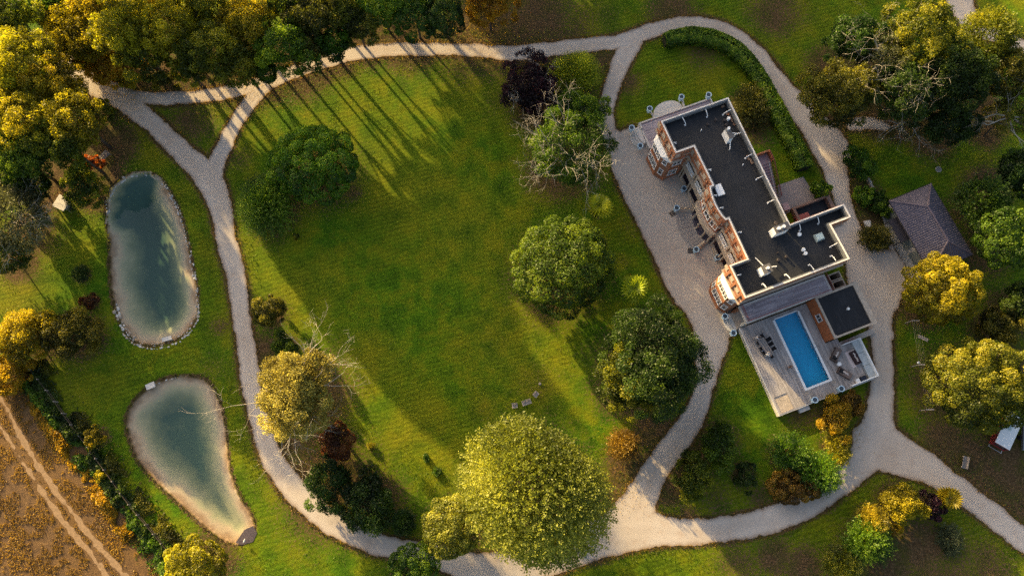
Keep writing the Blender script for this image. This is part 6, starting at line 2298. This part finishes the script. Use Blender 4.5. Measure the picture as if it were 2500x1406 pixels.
palm(1462, 503, 4.0, 44, 'small fan palm on the lawn nearer the half bare tree', 'citron', 18)
palm(1551, 703, 4.0, 44, 'small fan palm on the lawn nearer the forecourt', 'citron', 18)
palm(2318, 1216, 1.6, 38, 'spiky yellow palm like plant beside the lower right drive', 'yellow', 24)


# --- clipped hedge behind the house
def hedge():
    pts = catmull([G(p[0], p[1], 1.0) for p in [(1622, 100), (1650, 93), (1690, 88), (1745, 97), (1795, 122), (1845, 178), (1885, 248), (1918, 315), (1950, 375), (1964, 412)]], 6)
    c = pts.mean(0)
    o = empty('clipped_hedge', (c[0], c[1], 0), 0, 'long curved clipped green hedge along the drive behind the house', 'hedge')
    rng = np.random.default_rng(9)
    seg = np.linalg.norm(np.diff(pts, axis=0), axis=1)
    cum = np.concatenate([[0], np.cumsum(seg)])
    n = 26000
    s = rng.uniform(0, cum[-1], n)
    i = np.clip(np.searchsorted(cum, s, 'right') - 1, 0, len(seg) - 1)
    t = ((s - cum[i]) / seg[i])[:, None]
    p = pts[i] + t * (pts[i + 1] - pts[i])
    d = unit(pts[i + 1] - pts[i])
    nrm = np.stack([-d[:, 1], d[:, 0]], 1)
    a = rng.uniform(-.35, math.pi + .35, n)
    wv = 1.12 * (1 + .18 * (vnoise(s, s * 0, 2.2, 4) - .5)) * (.85 + .15 * np.minimum(1, np.minimum(s, cum[-1] - s) / 1.2))
    ca, sa = np.cos(a), np.sin(a)
    e = .55
    cx = np.sign(ca) * np.abs(ca) ** e * wv
    cz = .85 + np.sign(sa) * np.abs(sa) ** e * (1.0 + .12 * (vnoise(s, cx, 1.1, 8) - .5))
    jit = rng.normal(scale=.07, size=n)
    C = np.stack([p[:, 0] + nrm[:, 0] * (cx + jit), p[:, 1] + nrm[:, 1] * (cx + jit), np.maximum(cz + rng.normal(scale=.07, size=n), .05)], 1)
    N = np.stack([nrm[:, 0] * ca, nrm[:, 1] * ca, sa + .2], 1) + rng.normal(scale=.5, size=(n, 3))
    tint = .2 + .6 * vnoise(C[:, 0], C[:, 1], .8, 3) + rng.normal(scale=.13, size=n)
    C[:, :2] -= c
    link('foliage', leaf_mesh('hedge_foliage', C, N, .30 * rng.uniform(.7, 1.3, n), .2, tint, LM('fresh'), None, rng), None, o)
    mb = MB()
    for k in range(len(pts) - 1):
        a_, b_ = pts[k] - c, pts[k + 1] - c
        m = (a_ + b_) / 2
        mb.rbox((m[0], m[1], 0), (float(seg[k]) * 1.0, 1.5, 1.4), math.atan2(b_[1] - a_[1], b_[0] - a_[0]))
    mb.build('woody_core', mat('hedge_core', (0.012, 0.016, 0.006), .95, .3, 3), o)


hedge()


# --- bramble hedgerow along the field fence
def hedgerow():
    c = np.array(FIELD_E[5])
    o = empty('bramble_hedgerow', (c[0], c[1], 0), 0, 'overgrown bramble hedgerow along the fence of the dry field', 'hedgerow')
    line = catmull(FIELD_E[1:11], 8)
    rng = np.random.default_rng(12)
    for pal, n, off, spread, hz, lo, hi in (('deep', 15000, .3, 1.3, 1.2, .0, 1.0), ('olive', 9000, 1.6, 1.0, .6, .1, .95), ('gold', 9000, -1.6, .9, .7, .0, .75), ('green', 8000, -.6, 1.2, 1.1, .15, 1.0)):
        k = rng.uniform(lo, hi, n) * (len(line) - 1.001)
        i = k.astype(int)
        p = line[i] + (k - i)[:, None] * (line[i + 1] - line[i])
        d = unit(line[i + 1] - line[i])
        nrm = np.stack([-d[:, 1], d[:, 0]], 1)
        ofs = off + rng.normal(scale=spread * .6, size=n)
        q = p + nrm * -ofs[:, None] * -1
        bump = fbm(q[:, 0], q[:, 1], 2.2, 15 + len(pal))
        keep = bump > .42
        z = np.maximum(.05, hz * (bump - .35) * 3.2 * rng.uniform(.55, 1.05, n) * np.exp(-((ofs - off) / spread) ** 2))
        C = np.stack([q[:, 0] - c[0], q[:, 1] - c[1], z], 1)[keep]
        m = len(C)
        N = rng.normal(size=(m, 3)) * .7 + np.array([0, 0, .9])
        tint = .15 + .7 * vnoise(q[:, 0], q[:, 1], .9, 6)[keep] + rng.normal(scale=.13, size=m)
        link('foliage', leaf_mesh('bramble', C, N, .30 * rng.uniform(.6, 1.4, m), .2, tint, LM(pal), None, rng), None, o)


hedgerow()


# --- ground cover: grass blades along the gravel, dry tufts in the field, longer grass on the lawn
def scatter(name, label, cat, X, Y, pal, size, seed, z0=0.0, upright=.8, tint=None):
    rng = np.random.default_rng(seed)
    n = len(X)
    C = np.stack([X, Y, z0 + size * .35 * np.ones(n)], 1)
    T = np.stack([rng.normal(size=n) * .6, rng.normal(size=n) * .6, upright * np.ones(n)], 1)
    N = rng.normal(size=(n, 3)) * .6 + np.array([0, 0, .6])
    tv = .5 + rng.normal(scale=.2, size=n) if tint is None else tint + rng.normal(scale=.12, size=n)
    o = link(name, leaf_mesh(name, C, N, size * rng.uniform(.6, 1.4, n), size * .5, tv, LM(pal), T, rng), None)
    return tag(o, label, cat, kind='stuff')


rng = np.random.default_rng(33)
x, y = rng.uniform(-84, 84, 900000), rng.uniform(-16, 78, 900000)
d = sd_gravel(x, y)
k = (d > -.10) & (d < .55) & (rng.uniform(size=len(d)) < np.exp(-np.abs(d) / .35)) & (sd_poly(x, y, [W(-.5, 10.6), W(-.5, -8), W(42, -8), W(42, 9)]) > .3)
xv, yv = x[k][:15000], y[k][:15000]
scatter('verge_grass', 'ragged grass and leaf litter along the edges of the drives', 'grass', xv, yv, 'russet', .20, 1, .02, .5)
dn = fbm(x, y, 5.0, 60)
k2 = (d > .4) & (d < 2.2) & (rng.uniform(size=len(d)) < .30 * (dn > .45))
scatter('verge_weeds', 'low green weeds growing beside the drives', 'weeds', x[k2][:22000], y[k2][:22000], 'green', .16, 2, 0, .4)
x, y = rng.uniform(-100, -20, 200000), rng.uniform(-24, 14, 200000)
d = sd_poly(x, y, FIELD)
dr = np.minimum(sd_line(x, y, RUTS[0]), sd_line(x, y, RUTS[1]))
k = (d < -.5) & (dr > .15) & (fbm(x, y, 1.3, 70) > .42)
scatter('field_tufts', 'dry golden brown tufts covering the stubble field', 'dry grass', x[k][:70000], y[k][:70000], 'russet', .19, 3, .02, .5, .25 + .9 * fbm(x, y, 5, 80)[k][:70000])
x, y = rng.uniform(-75, 78, 700000), rng.uniform(-14, 74, 700000)
d = sd_gravel(x, y)
dp = np.minimum(sd_poly(x, y, POND1), sd_poly(x, y, POND2))
k = (d > .5) & (dp > .2) & (sd_poly(x, y, FIELD) > .5) & (fbm(x, y, 2.4, 90) > .60) & (sd_poly(x, y, [W(-6.5, 11), W(-6.5, -8), W(42, -8), W(42, 9)]) > .2)
scatter('lawn_tufts', 'longer tufts and clover scattered over the lawns', 'grass', x[k][:45000], y[k][:45000], 'green', .13, 4, 0, .35)
k = (dp > .1) & (dp < .9) & (rng.uniform(size=len(dp)) < .5)
scatter('pond_sedge', 'dark sedge and dead grass on the banks of the ponds', 'sedge', x[k][:9000], y[k][:9000], 'olive', .24, 5, -.12, .7)

x, y = [], []
for px, py, r_, n_ in ((1195, 70, 60, 1500), (760, 1000, 90, 2200), (300, 230, 60, 1200), (600, 205, 120, 1500), (1100, 95, 150, 1800), (2300, 760, 80, 900), (2060, 1060, 50, 700), (1500, 1180, 80, 900), (1560, 1060, 90, 900), (190, 480, 60, 500), (820, 1130, 50, 400)):
    c_ = G(px, py)
    rr = r_ * mpp(px, py)
    x.append(rng.normal(c_[0], rr * .6, n_))
    y.append(rng.normal(c_[1], rr * .45, n_))
x, y = np.concatenate(x), np.concatenate(y)
scatter('fallen_leaves', 'yellow and brown fallen leaves strewn under the trees and on the drives', 'leaves', x, y, 'gold', .11, 6, .035, .05)

build_ground()
